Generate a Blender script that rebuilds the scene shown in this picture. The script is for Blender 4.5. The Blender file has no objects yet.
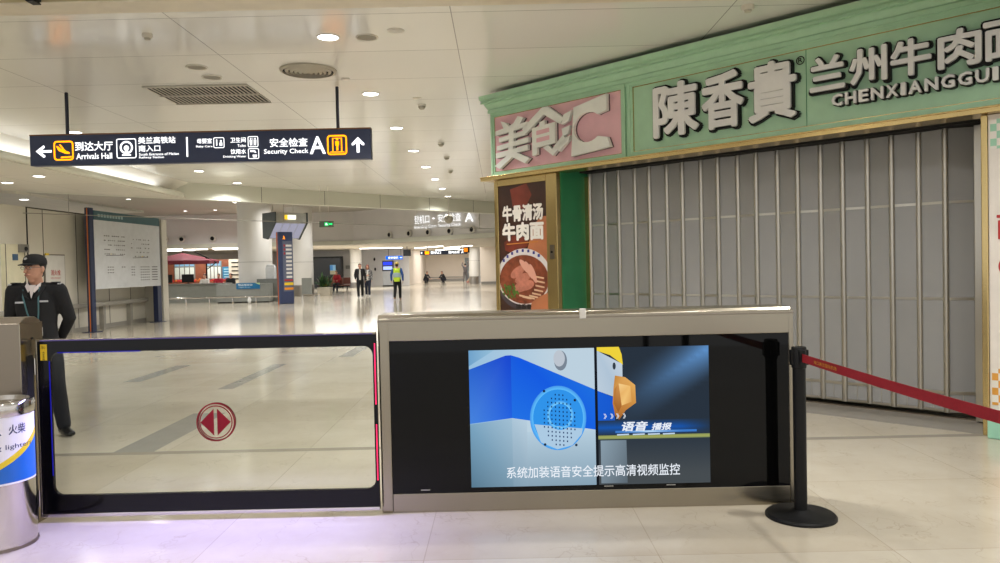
import bpy, bmesh, math, random
from mathutils import Vector, Matrix, Euler
random.seed(7)
SC = bpy.context.scene
COL = SC.collection
R = math.radians
PI = math.pi

# ------------------------------------------------------------------ camera
F = 750.0                                   # focal length in pixels of the 1000 px frame
cam_d = bpy.data.cameras.new('camera')
cam_d.sensor_width = 36.0
cam_d.lens = 36.0 * F / 1000.0
cam_d.clip_start = 0.05
cam_d.clip_end = 300
cam = bpy.data.objects.new('camera', cam_d)
COL.objects.link(cam)
_p, _t = R(1.26), R(1.25)
_fw = Vector((0, math.cos(_p), -math.sin(_p)))
_up = Vector((0, math.sin(_p), math.cos(_p)))
_rt = Vector((1, 0, 0))
_R = _rt * math.cos(_t) - _up * math.sin(_t)
_U = _rt * math.sin(_t) + _up * math.cos(_t)
_m = Matrix((( _R.x, _U.x, -_fw.x), (_R.y, _U.y, -_fw.y), (_R.z, _U.z, -_fw.z))).to_4x4()
_m.translation = Vector((0, 0, 1.5))
cam.matrix_world = _m
SC.camera = cam

# ------------------------------------------------------------------ world, lamps, exposure
W = bpy.data.worlds.new('world')
SC.world = W
W.use_nodes = True
W.node_tree.nodes['Background'].inputs[0].default_value = (1.0, 0.99, 0.975, 1)
W.node_tree.nodes['Background'].inputs[1].default_value = 0.86
SC.view_settings.view_transform = 'Standard'
SC.view_settings.look = 'None'
SC.view_settings.gamma = 1.0
SC.view_settings.use_curve_mapping = False
SC.view_settings.exposure = 0.25


def area_lamp(name, loc, w, h, power, col=(1, 0.95, 0.87), rot=(0, 0, 0), spread=180):
    d = bpy.data.lights.new(name, 'AREA')
    d.shape = 'RECTANGLE'
    d.size, d.size_y = w, h
    d.energy = power
    d.color = col
    d.spread = R(spread)
    o = bpy.data.objects.new(name, d)
    o.location = loc
    o.rotation_euler = rot
    COL.objects.link(o)
    return o


# added area lights that brighten the far hall, flat under its ceiling (light shines down)
WARM = (1.0, 0.99, 0.975)
HALL_FILLS = [
    # x, y, z, w, h, power
    (-18.0, 51.0, 2.98, 8.0, 3.0, 330), (-10.5, 53.0, 2.98, 6.0, 5.0, 480), (-4.0, 58.0, 2.98, 5.0, 6.0, 230),
    (-4.0, 69.0, 2.98, 6.0, 6.0, 330), (-1.5, 47.0, 2.98, 2.0, 4.0, 150),
]

# ------------------------------------------------------------------ materials
_MATS = {}


def lin(c):
    c = c / 255.0
    return c / 12.92 if c <= 0.04045 else ((c + 0.055) / 1.055) ** 2.4


def L3(rgb):
    return (lin(rgb[0]), lin(rgb[1]), lin(rgb[2]), 1.0)


def mat(name, rgb, rough=0.5, metal=0.0, spec=0.5, noise=None, emit=0.0, bump=0.0, coat=0.0):
    """procedural surface: base colour with a soft noise variation (scale, amount)"""
    if name in _MATS:
        return _MATS[name]
    m = bpy.data.materials.new(name)
    m.use_nodes = True
    nt = m.node_tree
    b = nt.nodes['Principled BSDF']
    c = L3(rgb)
    b.inputs['Base Color'].default_value = c
    b.inputs['Roughness'].default_value = rough
    b.inputs['Metallic'].default_value = metal
    b.inputs['Specular IOR Level'].default_value = spec
    b.inputs['Coat Weight'].default_value = coat
    if emit > 0:
        b.inputs['Emission Color'].default_value = c
        b.inputs['Emission Strength'].default_value = emit
        if emit >= 0.2:
            b.inputs['Base Color'].default_value = (c[0] * 0.15, c[1] * 0.15, c[2] * 0.15, 1)
    else:
        sc, am = noise or (6.0, 0.05)
        tc = nt.nodes.new('ShaderNodeTexCoord')
        nz = nt.nodes.new('ShaderNodeTexNoise')
        nz.inputs['Scale'].default_value = sc
        nz.inputs['Detail'].default_value = 4
        rp = nt.nodes.new('ShaderNodeValToRGB')
        rp.color_ramp.elements[0].position = 0.3
        rp.color_ramp.elements[1].position = 0.7
        rp.color_ramp.elements[0].color = tuple(max(0, v * (1 - am)) for v in c[:3]) + (1,)
        rp.color_ramp.elements[1].color = tuple(min(1, v * (1 + am)) for v in c[:3]) + (1,)
        nt.links.new(tc.outputs['Object'], nz.inputs['Vector'])
        nt.links.new(nz.outputs['Fac'], rp.inputs['Fac'])
        nt.links.new(rp.outputs['Color'], b.inputs['Base Color'])
        if bump > 0:
            bp = nt.nodes.new('ShaderNodeBump')
            bp.inputs['Strength'].default_value = bump
            bp.inputs['Distance'].default_value = 0.01
            nt.links.new(nz.outputs['Fac'], bp.inputs['Height'])
            nt.links.new(bp.outputs['Normal'], b.inputs['Normal'])
    _MATS[name] = m
    return m


def glow(name, rgb, strength=1.0):
    if name in _MATS:
        return _MATS[name]
    m = bpy.data.materials.new(name)
    m.use_nodes = True
    nt = m.node_tree
    nt.nodes.remove(nt.nodes['Principled BSDF'])
    e = nt.nodes.new('ShaderNodeEmission')
    e.inputs[0].default_value = L3(rgb)
    e.inputs[1].default_value = strength
    nt.links.new(e.outputs[0], nt.nodes['Material Output'].inputs[0])
    _MATS[name] = m
    return m


def floor_mat():
    m = bpy.data.materials.new('polished_beige_marble')
    m.use_nodes = True
    nt = m.node_tree
    N, Lk = nt.nodes, nt.links
    b = N['Principled BSDF']
    tc = N.new('ShaderNodeTexCoord')
    br = N.new('ShaderNodeTexBrick')
    br.offset = 0.0
    br.inputs['Scale'].default_value = 1.0
    br.inputs['Brick Width'].default_value = 1.2
    br.inputs['Row Height'].default_value = 1.2
    br.inputs['Mortar Size'].default_value = 0.0025
    br.inputs['Mortar Smooth'].default_value = 0.0
    br.inputs['Bias'].default_value = 0.0
    br.inputs['Color1'].default_value = L3((188, 178, 158))
    br.inputs['Color2'].default_value = L3((199, 191, 174))
    br.inputs['Mortar'].default_value = L3((170, 160, 141))
    mp = N.new('ShaderNodeMapping')
    mp.inputs['Location'].default_value = (0.42, -0.2, 0)
    Lk.new(tc.outputs['Object'], mp.inputs['Vector'])
    Lk.new(mp.outputs['Vector'], br.inputs['Vector'])
    # cloudy marble tone
    n1 = N.new('ShaderNodeTexNoise')
    n1.inputs['Scale'].default_value = 1.3
    n1.inputs['Detail'].default_value = 8
    n1.inputs['Roughness'].default_value = 0.65
    Lk.new(tc.outputs['Object'], n1.inputs['Vector'])
    r1 = N.new('ShaderNodeValToRGB')
    r1.color_ramp.elements[0].position, r1.color_ramp.elements[1].position = 0.3, 0.72
    r1.color_ramp.elements[0].color = (0.84, 0.82, 0.79, 1)
    r1.color_ramp.elements[1].color = (1, 1, 1, 1)
    Lk.new(n1.outputs['Fac'], r1.inputs['Fac'])
    mx = N.new('ShaderNodeMix')
    mx.data_type = 'RGBA'
    mx.blend_type = 'MULTIPLY'
    mx.inputs['Factor'].default_value = 1.0
    Lk.new(br.outputs['Color'], mx.inputs['A'])
    Lk.new(r1.outputs['Color'], mx.inputs['B'])
    # thin dark veins: distance to voronoi edges, warped, broken up by noise
    n2 = N.new('ShaderNodeTexNoise')
    n2.inputs['Scale'].default_value = 2.2
    n2.inputs['Detail'].default_value = 5
    Lk.new(tc.outputs['Object'], n2.inputs['Vector'])
    ad = N.new('ShaderNodeMix')
    ad.data_type = 'RGBA'
    ad.blend_type = 'LINEAR_LIGHT'
    ad.inputs['Factor'].default_value = 0.35
    m2 = N.new('ShaderNodeMapping')
    m2.inputs['Rotation'].default_value = (0, 0, R(35))
    m2.inputs['Scale'].default_value = (1.0, 0.35, 1.0)
    Lk.new(tc.outputs['Object'], m2.inputs['Vector'])
    Lk.new(m2.outputs['Vector'], ad.inputs['A'])
    Lk.new(n2.outputs['Color'], ad.inputs['B'])
    vo = N.new('ShaderNodeTexVoronoi')
    vo.feature = 'DISTANCE_TO_EDGE'
    vo.inputs['Scale'].default_value = 4.6
    Lk.new(ad.outputs['Result'], vo.inputs['Vector'])
    r2 = N.new('ShaderNodeValToRGB')
    r2.color_ramp.elements[0].position, r2.color_ramp.elements[1].position = 0.0, 0.022
    r2.color_ramp.elements[0].color = (1, 1, 1, 1)
    r2.color_ramp.elements[1].color = (0, 0, 0, 1)
    Lk.new(vo.outputs['Distance'], r2.inputs['Fac'])
    n3 = N.new('ShaderNodeTexNoise')
    n3.inputs['Scale'].default_value = 3.0
    Lk.new(tc.outputs['Object'], n3.inputs['Vector'])
    r3 = N.new('ShaderNodeValToRGB')
    r3.color_ramp.elements[0].position, r3.color_ramp.elements[1].position = 0.46, 0.66
    Lk.new(n3.outputs['Fac'], r3.inputs['Fac'])
    ml = N.new('ShaderNodeMath')
    ml.operation = 'MULTIPLY'
    Lk.new(r2.outputs['Color'], ml.inputs[0])
    Lk.new(r3.outputs['Color'], ml.inputs[1])
    m3 = N.new('ShaderNodeMath')
    m3.operation = 'MULTIPLY'
    m3.inputs[1].default_value = 0.32
    Lk.new(ml.outputs[0], m3.inputs[0])
    mv = N.new('ShaderNodeMix')
    mv.data_type = 'RGBA'
    Lk.new(m3.outputs[0], mv.inputs['Factor'])
    Lk.new(mx.outputs['Result'], mv.inputs['A'])
    mv.inputs['B'].default_value = L3((120, 104, 82))
    Lk.new(mv.outputs['Result'], b.inputs['Base Color'])
    b.inputs['Roughness'].default_value = 0.13
    b.inputs['Specular IOR Level'].default_value = 0.6
    return m


def ceiling_mat(name, rgb, rough, rotz=0, tw=2.6, th=1.2, off=(0, 0)):
    m = bpy.data.materials.new(name)
    m.use_nodes = True
    nt = m.node_tree
    N, Lk = nt.nodes, nt.links
    b = N['Principled BSDF']
    tc = N.new('ShaderNodeTexCoord')
    mp = N.new('ShaderNodeMapping')
    mp.inputs['Location'].default_value = (off[0], off[1], 0)
    mp.inputs['Rotation'].default_value = (0, 0, rotz)
    Lk.new(tc.outputs['Object'], mp.inputs['Vector'])
    br = N.new('ShaderNodeTexBrick')
    br.offset = 0.0
    br.inputs['Scale'].default_value = 1.0
    br.inputs['Brick Width'].default_value = tw
    br.inputs['Row Height'].default_value = th
    br.inputs['Mortar Size'].default_value = 0.005
    br.inputs['Mortar Smooth'].default_value = 0.0
    c = Vector(L3(rgb)[:3])
    br.inputs['Color1'].default_value = (*(c * 0.97), 1)
    br.inputs['Color2'].default_value = (*(c * 1.03), 1)
    br.inputs['Mortar'].default_value = (*(c * 0.45), 1)
    Lk.new(mp.outputs['Vector'], br.inputs['Vector'])
    Lk.new(br.outputs['Color'], b.inputs['Base Color'])
    b.inputs['Roughness'].default_value = rough
    b.inputs['Specular IOR Level'].default_value = 0.7
    nz = N.new('ShaderNodeTexNoise')
    nz.inputs['Scale'].default_value = 1.2
    Lk.new(tc.outputs['Object'], nz.inputs['Vector'])
    bp = N.new('ShaderNodeBump')
    bp.inputs['Strength'].default_value = 0.012
    bp.inputs['Distance'].default_value = 0.02
    Lk.new(nz.outputs['Fac'], bp.inputs['Height'])
    Lk.new(bp.outputs['Normal'], b.inputs['Normal'])
    return m


def brushed(name, rgb, rough=0.28, stretch=(1, 1, 60)):
    if name in _MATS:
        return _MATS[name]
    m = bpy.data.materials.new(name)
    m.use_nodes = True
    nt = m.node_tree
    N, Lk = nt.nodes, nt.links
    b = N['Principled BSDF']
    b.inputs['Metallic'].default_value = 1.0
    b.inputs['Anisotropic'].default_value = 0.4
    b.inputs['Base Color'].default_value = L3(rgb)
    tc = N.new('ShaderNodeTexCoord')
    mp = N.new('ShaderNodeMapping')
    mp.inputs['Scale'].default_value = stretch
    nz = N.new('ShaderNodeTexNoise')
    nz.inputs['Scale'].default_value = 9
    nz.inputs['Detail'].default_value = 3
    Lk.new(tc.outputs['Object'], mp.inputs['Vector'])
    Lk.new(mp.outputs['Vector'], nz.inputs['Vector'])
    mr = N.new('ShaderNodeMapRange')
    mr.inputs['To Min'].default_value = rough * 0.98
    mr.inputs['To Max'].default_value = rough * 1.02
    Lk.new(nz.outputs['Fac'], mr.inputs['Value'])
    Lk.new(mr.outputs['Result'], b.inputs['Roughness'])
    _MATS[name] = m
    return m


def check_mat(name, a, bcol, size):
    m = bpy.data.materials.new(name)
    m.use_nodes = True
    nt = m.node_tree
    ck = nt.nodes.new('ShaderNodeTexChecker')
    ck.inputs['Scale'].default_value = 1.0 / size
    ck.inputs['Color1'].default_value = L3(a)
    ck.inputs['Color2'].default_value = L3(bcol)
    tc = nt.nodes.new('ShaderNodeTexCoord')
    mp = nt.nodes.new('ShaderNodeMapping')
    mp.inputs['Location'].default_value = (0.013, 0.29 * size, 0.017)
    nt.links.new(tc.outputs['Object'], mp.inputs['Vector'])
    nt.links.new(mp.outputs['Vector'], ck.inputs['Vector'])
    b = nt.nodes['Principled BSDF']
    nt.links.new(ck.outputs['Color'], b.inputs['Base Color'])
    b.inputs['Roughness'].default_value = 0.4
    _MATS[name] = m
    return m


def glass_mat(name, tint=(235, 240, 238), refl=0.06):
    m = bpy.data.materials.new(name)
    m.use_nodes = True
    nt = m.node_tree
    N = nt.nodes
    N.remove(N['Principled BSDF'])
    tr = N.new('ShaderNodeBsdfTransparent')
    tr.inputs[0].default_value = L3(tint)
    gl = N.new('ShaderNodeBsdfGlossy')
    gl.inputs['Roughness'].default_value = 0.02
    fr = N.new('ShaderNodeFresnel')
    fr.inputs[0].default_value = 1.18
    mx = N.new('ShaderNodeMixShader')
    nt.links.new(fr.outputs[0], mx.inputs[0])
    nt.links.new(tr.outputs[0], mx.inputs[1])
    nt.links.new(gl.outputs[0], mx.inputs[2])
    nt.links.new(mx.outputs[0], N['Material Output'].inputs[0])
    return m


def plaid_mat(name):
    m = bpy.data.materials.new(name)
    m.use_nodes = True
    nt = m.node_tree
    ck = nt.nodes.new('ShaderNodeTexChecker')
    ck.inputs['Scale'].default_value = 17
    ck.inputs['Color1'].default_value = L3((40, 40, 44))
    ck.inputs['Color2'].default_value = L3((175, 172, 168))
    tc = nt.nodes.new('ShaderNodeTexCoord')
    nt.links.new(tc.outputs['Object'], ck.inputs['Vector'])
    nt.links.new(ck.outputs['Color'], nt.nodes['Principled BSDF'].inputs['Base Color'])
    nt.nodes['Principled BSDF'].inputs['Roughness'].default_value = 0.9
    return m


STEEL = brushed('brushed_stainless_steel', (158, 150, 134), 0.27)
STEEL_D = brushed('dark_brushed_steel', (140, 130, 116), 0.32)
CHROME = brushed('polished_steel', (205, 200, 194), 0.12)
ALU = brushed('aluminium_profile', (186, 181, 170), 0.34)
GOLD = brushed('brushed_brass', (208, 184, 128), 0.27)
BLACK = mat('black_powder_coat', (15, 15, 15), 0.5, spec=0.25)
BLACKGLASS = mat('black_glass', (7, 7, 7), 0.04, spec=0.22, noise=(3, 0.02))
INK = mat('black_border_print', (8, 8, 12), 0.10, spec=0.25, noise=(3, 0.02))
RUBBER = mat('black_rubber', (20, 20, 20), 0.7)
WHITE = mat('white_paint', (218, 214, 204), 0.45)
WALLP = mat('white_wall_panel', (205, 200, 186), 0.38, noise=(1.5, 0.03))
WALLG = mat('pale_grey_plaster', (222, 219, 215), 0.7, noise=(1.0, 0.03))
WALLF = mat('cream_far_wall', (226, 214, 200), 0.6, noise=(1.0, 0.03))
GREYP = mat('grey_counter_laminate', (132, 134, 126), 0.45)
MINT = mat('mint_green_paint', (170, 210, 176), 0.42)
MINT_D = mat('deep_green_paint', (48, 132, 86), 0.45)
MINT_L = mat('pale_mint_plinth', (150, 200, 174), 0.5)
PINK = mat('dusty_pink_paint', (228, 180, 188), 0.5)
LETTER = mat('pale_grey_acrylic', (226, 225, 223), 0.25)
LETTER_W = mat('off_white_acrylic', (232, 233, 226), 0.3)
NAVY = mat('navy_sign_paint', (52, 62, 94), 0.4)
ORANGE = mat('orange_stripe', (214, 122, 36), 0.5)
SKIN = mat('skin', (198, 148, 122), 0.5, noise=(20, 0.05))
HAIR = mat('black_hair', (22, 19, 18), 0.6)
CLOTH_K = mat('black_uniform_cloth', (22, 22, 25), 0.85, noise=(60, 0.15), bump=0.1)
CLOTH_N = mat('dark_navy_trousers', (26, 29, 42), 0.85, noise=(60, 0.15))
SHOE = mat('black_leather', (18, 17, 17), 0.35)
W_LIT = glow('lit_white_lettering', (255, 255, 255), 1.6)
W_FAR = glow('lit_white_far_lettering', (255, 255, 255), 1.15)
O_LIT = glow('lit_amber_lettering', (255, 142, 6), 2.5)
LAMP = glow('lamp_diffuser', (255, 252, 250), 9.0)


# ------------------------------------------------------------------ mesh helpers
FR = Matrix(((1, 0, 0, 0), (0, 0, -1, 0), (0, 1, 0, 0), (0, 0, 0, 1)))       # drawing plane -> upright, facing -Y


class MB:
    """collects shapes, then links them as one mesh object"""

    def __init__(self):
        self.v, self.f, self.m, self.mats = [], [], [], []

    def mi(self, m):
        if m not in self.mats:
            self.mats.append(m)
        return self.mats.index(m)

    def add(self, vs, fs, m, M=None):
        o = len(self.v)
        k = self.mi(m)
        for p in vs:
            p = Vector(p)
            self.v.append(M @ p if M else p)
        for f in fs:
            self.f.append([i + o for i in f])
            self.m.append(k)
        return self

    def box(self, x0, x1, y0, y1, z0, z1, m, M=None):
        vs = [(x, y, z) for z in (z0, z1) for y in (y0, y1) for x in (x0, x1)]
        fs = [(0, 2, 3, 1), (4, 5, 7, 6), (0, 1, 5, 4), (2, 6, 7, 3), (0, 4, 6, 2), (1, 3, 7, 5)]
        return self.add(vs, fs, m, M)

    def poly(self, pts, m, z=0.0, M=None):
        return self.add([(p[0], p[1], z) for p in pts], [list(range(len(pts)))], m, M)

    def prism(self, pts, z0, z1, m, M=None):
        n = len(pts)
        vs = [(p[0], p[1], z0) for p in pts] + [(p[0], p[1], z1) for p in pts]
        fs = [list(range(n))[::-1], list(range(n, 2 * n))]
        fs += [(i, (i + 1) % n, n + (i + 1) % n, n + i) for i in range(n)]
        return self.add(vs, fs, m, M)

    def lathe(self, prof, m, n=32, M=None, cap=True):
        vs, fs = [], []
        for r, z in prof:
            for i in range(n):
                a = 2 * PI * i / n
                vs.append((r * math.cos(a), r * math.sin(a), z))
        for j in range(len(prof) - 1):
            for i in range(n):
                k = (i + 1) % n
                fs.append((j * n + i, j * n + k, (j + 1) * n + k, (j + 1) * n + i))
        if cap:
            fs.append(list(range(n))[::-1])
            q = (len(prof) - 1) * n
            fs.append(list(range(q, q + n)))
        return self.add(vs, fs, m, M)

    def cyl(self, r, z0, z1, m, n=24, M=None):
        return self.lathe([(r, z0), (r, z1)], m, n, M)

    def tube(self, pts, m, n=10, side=None, M=None, cap=(1.0, 1.0)):
        """pts: (x,y,z,rx[,ry]) chain; rounded ends"""
        P = [Vector(p[:3]) for p in pts]
        rad = [(p[3], p[4] if len(p) > 4 else p[3]) for p in pts]
        side = Vector(side or (1, 0, 0))
        rings = []
        for i, p in enumerate(P):
            t = (P[min(i + 1, len(P) - 1)] - P[max(i - 1, 0)]).normalized()
            a = side - t * side.dot(t)
            if a.length < 1e-3:
                a = Vector((0, 1, 0)) - t * t.y
            a.normalize()
            b = t.cross(a)
            rings.append((p, a, b, rad[i][0], rad[i][1], t))
        full = []
        p, a, b, rx, ry, t = rings[0]
        for s in (0.35, 0.8):
            full.append((p - t * min(rx, ry) * cap[0] * math.sqrt(1 - s * s), a, b, rx * s, ry * s))
        full += [q[:5] for q in rings]
        p, a, b, rx, ry, t = rings[-1]
        for s in (0.8, 0.35):
            full.append((p + t * min(rx, ry) * cap[1] * math.sqrt(1 - s * s), a, b, rx * s, ry * s))
        vs, fs = [], []
        for p, a, b, rx, ry in full:
            for i in range(n):
                w = 2 * PI * i / n
                vs.append(p + a * rx * math.cos(w) + b * ry * math.sin(w))
        for j in range(len(full) - 1):
            for i in range(n):
                k = (i + 1) % n
                fs.append((j * n + i, j * n + k, (j + 1) * n + k, (j + 1) * n + i))
        fs.append(list(range(n))[::-1])
        q = (len(full) - 1) * n
        fs.append(list(range(q, q + n)))
        return self.add(vs, fs, m, M)

    def ball(self, c, r, m, sq=(1, 1, 1), n=16, M=None):
        prof = []
        k = n // 2
        vs, fs = [], []
        for j in range(1, k):
            a = PI * j / k
            for i in range(n):
                w = 2 * PI * i / n
                vs.append((c[0] + r * sq[0] * math.sin(a) * math.cos(w), c[1] + r * sq[1] * math.sin(a) * math.sin(w), c[2] - r * sq[2] * math.cos(a)))
        for j in range(k - 2):
            for i in range(n):
                q = (i + 1) % n
                fs.append((j * n + i, j * n + q, (j + 1) * n + q, (j + 1) * n + i))
        vs += [(c[0], c[1], c[2] - r * sq[2]), (c[0], c[1], c[2] + r * sq[2])]
        for i in range(n):
            q = (i + 1) % n
            fs.append((len(vs) - 2, q, i))
            fs.append((len(vs) - 1, (k - 2) * n + i, (k - 2) * n + q))
        return self.add(vs, fs, m, M)

    def text(self, s, box, m, depth=0.0, bold=0.0, z=0.0, M=None, shear=0.0, keep=False):
        """write s into the rectangle box = (x0, x1, y0, y1) of the drawing plane; bold = stroke growth in em"""
        vs, fs = text_geo(s, 0.0, depth > 0, shear)
        xs = [v[0] for v in vs]
        ys = [v[1] for v in vs]
        lx, hx, ly, hy = min(xs) - bold, max(xs) + bold, min(ys) - bold, max(ys) + bold
        x0, x1, y0, y1 = box
        sx = (x1 - x0) / (hx - lx)
        sy = (y1 - y0) / (hy - ly)
        n = 8 if bold > 0 else 1
        for i in range(n):
            dx = bold * math.cos(2 * PI * i / n) if bold else 0
            dy = bold * math.sin(2 * PI * i / n) if bold else 0
            e = 0.00002 * i
            out = [(x0 + (v[0] + dx - lx) * sx, y0 + (v[1] + dy - ly) * sy, z + e + ((v[2] + 0.5) * depth if depth > 0 else 0)) for v in vs]
            self.add(out, fs, m, M)
        return self

    def build(self, name, parent=None, smooth=0, bevel=0.0, seg=2, kind=None, label=None, loc=None):
        me = bpy.data.meshes.new(name)
        me.from_pydata([tuple(v) for v in self.v], [], self.f)
        for m in self.mats:
            me.materials.append(m)
        me.polygons.foreach_set('material_index', self.m)
        me.update()
        if smooth:
            me.shade_smooth()
            me.set_sharp_from_angle(angle=R(smooth))
        o = bpy.data.objects.new(name, me)
        COL.objects.link(o)
        if parent:
            o.parent = parent
        if loc:
            o.location = loc
        if bevel > 0:
            b = o.modifiers.new('bevel', 'BEVEL')
            b.width = bevel
            b.segments = seg
            b.limit_method = 'ANGLE'
            b.angle_limit = R(40)
        if kind:
            o['kind'] = kind
        if label:
            o['label'] = label
        return o


_TX = {}


def text_geo(s, bold, ext, shear):
    key = (s, bold, ext, shear)
    if key in _TX:
        return _TX[key]
    cu = bpy.data.curves.new('t', 'FONT')
    cu.body = s
    cu.size = 1.0
    cu.resolution_u = 2
    cu.offset = bold
    cu.shear = shear
    cu.extrude = 0.5 if ext else 0.0
    ob = bpy.data.objects.new('t', cu)
    COL.objects.link(ob)
    dg = bpy.context.evaluated_depsgraph_get()
    me = bpy.data.meshes.new_from_object(ob.evaluated_get(dg))
    vs = [tuple(v.co) for v in me.vertices]
    fs = [tuple(p.vertices) for p in me.polygons]
    bpy.data.meshes.remove(me)
    bpy.data.objects.remove(ob)
    bpy.data.curves.remove(cu)
    _TX[key] = (vs, fs)
    return _TX[key]


def thing(name, label, cat, loc=(0, 0, 0), rz=0.0, group=None):
    o = bpy.data.objects.new(name, None)
    o.empty_display_size = 0.1
    o.location = loc
    o.rotation_euler = (0, 0, rz)
    COL.objects.link(o)
    return tag(o, label, cat, group)


def tag(o, label, cat, group=None):
    o['label'] = label
    o['category'] = cat
    if group:
        o['group'] = group
    return o


def struct(o):
    o['kind'] = 'structure'
    return o


def copy_tree(o, parent=None):
    c = o.copy()
    COL.objects.link(c)
    if parent:
        c.parent = parent
    for ch in list(o.children):
        copy_tree(ch, c)
    return c


def rrect(x0, x1, y0, y1, r, n=6):
    pts = []
    for cx, cy, a0 in ((x1 - r, y0 + r, -90), (x1 - r, y1 - r, 0), (x0 + r, y1 - r, 90), (x0 + r, y0 + r, 180)):
        for i in range(n + 1):
            a = R(a0 + 90 * i / n)
            pts.append((cx + r * math.cos(a), cy + r * math.sin(a)))
    return pts


def disc(cx, cy, r, n=32, sx=1, sy=1):
    return [(cx + r * sx * math.cos(2 * PI * i / n), cy + r * sy * math.sin(2 * PI * i / n)) for i in range(n)]


def ring(mb, cx, cy, r0, r1, m, z=0.0, n=40, M=None):
    vs = [(p[0], p[1], z) for p in disc(cx, cy, r0, n)] + [(p[0], p[1], z) for p in disc(cx, cy, r1, n)]
    fs = [(i, (i + 1) % n, n + (i + 1) % n, n + i) for i in range(n)]
    fs = [f[::-1] for f in fs]
    mb.add(vs, fs, m, M)


def frame2(mb, outer, inner, m, z=0.0, M=None):
    """flat frame between two outlines with the same number of points"""
    n = len(outer)
    vs = [(p[0], p[1], z) for p in outer] + [(p[0], p[1], z) for p in inner]
    fs = [(i, (i + 1) % n, n + (i + 1) % n, n + i) for i in range(n)]
    mb.add(vs, fs, m, M)


def fused(name, mb, voxel, mats, parent=None, smooth_it=2, pick=None):
    """fuse overlapping closed tubes into one continuous surface"""
    o = mb.build(name)
    md = o.modifiers.new('r', 'REMESH')
    md.mode = 'VOXEL'
    md.voxel_size = voxel
    md.use_smooth_shade = True
    dg = bpy.context.evaluated_depsgraph_get()
    me = bpy.data.meshes.new_from_object(o.evaluated_get(dg))
    bpy.data.objects.remove(o)
    bm = bmesh.new()
    bm.from_mesh(me)
    for _ in range(smooth_it):
        bmesh.ops.smooth_vert(bm, verts=bm.verts, factor=0.5, use_axis_x=True, use_axis_y=True, use_axis_z=True)
    if pick:
        for f in bm.faces:
            f.material_index = pick(f.calc_center_median())
    for f in bm.faces:
        f.smooth = True
    me.materials.clear()
    bm.to_mesh(me)
    bm.free()
    me.materials.clear()
    for m in mats:
        me.materials.append(m)
    if pick:
        pass
    else:
        me.polygons.foreach_set('material_index', [0] * len(me.polygons))
    me.name = name
    r = bpy.data.objects.new(name, me)
    COL.objects.link(r)
    if parent:
        r.parent = parent
    return r


# ================================================================== THE SETTING
# floor
f = MB()
f.box(-34, 14, -4, 82, -0.2, 0.0, floor_mat())
struct(f.build('floor'))
INLAY = mat('dark_grey_stone_inlay', (146, 143, 135), 0.14)
INLAY2 = mat('brown_grey_stone_band', (150, 142, 128), 0.14)
k = 1
for (x, y0, y1, w) in [(-3.10, 6.25, 7.9, 0.34), (-3.52, 9.5, 11.9, 0.2), (-5.1, 10.3, 12.0, 0.24), (-2.65, 12.7, 14.3, 0.24),
                       (-5.3, 14.0, 15.8, 0.24), (-6.6, 16.8, 18.6, 0.24), (-3.2, 16.2, 18.0, 0.24), (-4.4, 20.5, 22.5, 0.25),
                       (-7.6, 21.5, 23.5, 0.25), (-1.9, 21.0, 23.0, 0.25), (-5.6, 26.0, 28.5, 0.25), (-2.6, 27.0, 29.0, 0.25),
                       (-8.4, 28.5, 31.0, 0.25)]:
    b = MB()
    b.box(x - w / 2, x + w / 2, y0, y1, -0.05, 0.0012, INLAY)
    struct(b.build('trim_%d' % k))
    k += 1
b = MB()
b.box(-12, 9, 6.16, 6.25, -0.05, 0.0012, INLAY2)
struct(b.build('trim_%d' % k))
k += 1

# main ceiling (z 3.85), ends on a 45 degree edge y - x = 28, left edge along the cove at x = -8.15
CEIL = ceiling_mat('satin_metal_ceiling_panels', (238, 237, 231), 0.16, 0, 2.6, 1.2, (3.0, 0.2))
b = MB()
pts = [(-8.15, -2), (13, -2), (13, 41), (-8.15, 19.85)]
b.prism(pts, 3.85, 4.0, CEIL)
struct(b.build('ceiling'))
BAND = mat('pale_green_white_fascia', (212, 212, 196), 0.4, noise=(1, 0.02))
SEAM = mat('dark_seam', (84, 80, 70), 0.8)
# 45 degree downstand band of the ceiling edge, z 3.42 .. 3.85
s2 = math.sqrt(0.5)
M45 = Matrix.Translation((-8.15, 19.85, 0)) @ Matrix.Rotation(R(45), 4, 'Z')
b = MB()
b.box(0, 16, 0.0, 0.25, 3.42, 5.05, BAND, M45)
for i in range(1, 8):
    b.box(i * 2.05 - 0.006, i * 2.05 + 0.006, -0.003, 0.01, 3.42, 3.85, SEAM, M45)
b.box(-8.0, 0.0, 0.0, 0.25, 3.42, 5.05, BAND, M45)
struct(b.build('trim_%d' % k))
k += 1
# low ceiling over the side zone and the lit cove with its rounded lip
CEIL2 = ceiling_mat('matt_ceiling_panels', (214, 209, 196), 0.45, 0, 2.4, 1.6, (0, 0))
b = MB()
b.prism([(-17, -2), (-8.2, -2), (-8.2, 19.75), (-11.2, 16.75), (-17, 11.0)], 3.42, 3.47, CEIL2)
b.prism([(-18, 12.0), (-10.95, 17.1), (-10.95, 23.2), (-18, 23.2)], 3.36, 3.42, CEIL2)
struct(b.build('ceiling_low'))
b = MB()
COVE = mat('white_cove_face', (232, 228, 216), 0.55, noise=(1, 0.01))
b.add([(-8.15, -2, 3.85), (-8.15, 19.8, 3.85), (-8.66, 19.8, 3.47), (-8.66, -2, 3.47)], [(0, 1, 2, 3)], COVE)
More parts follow.
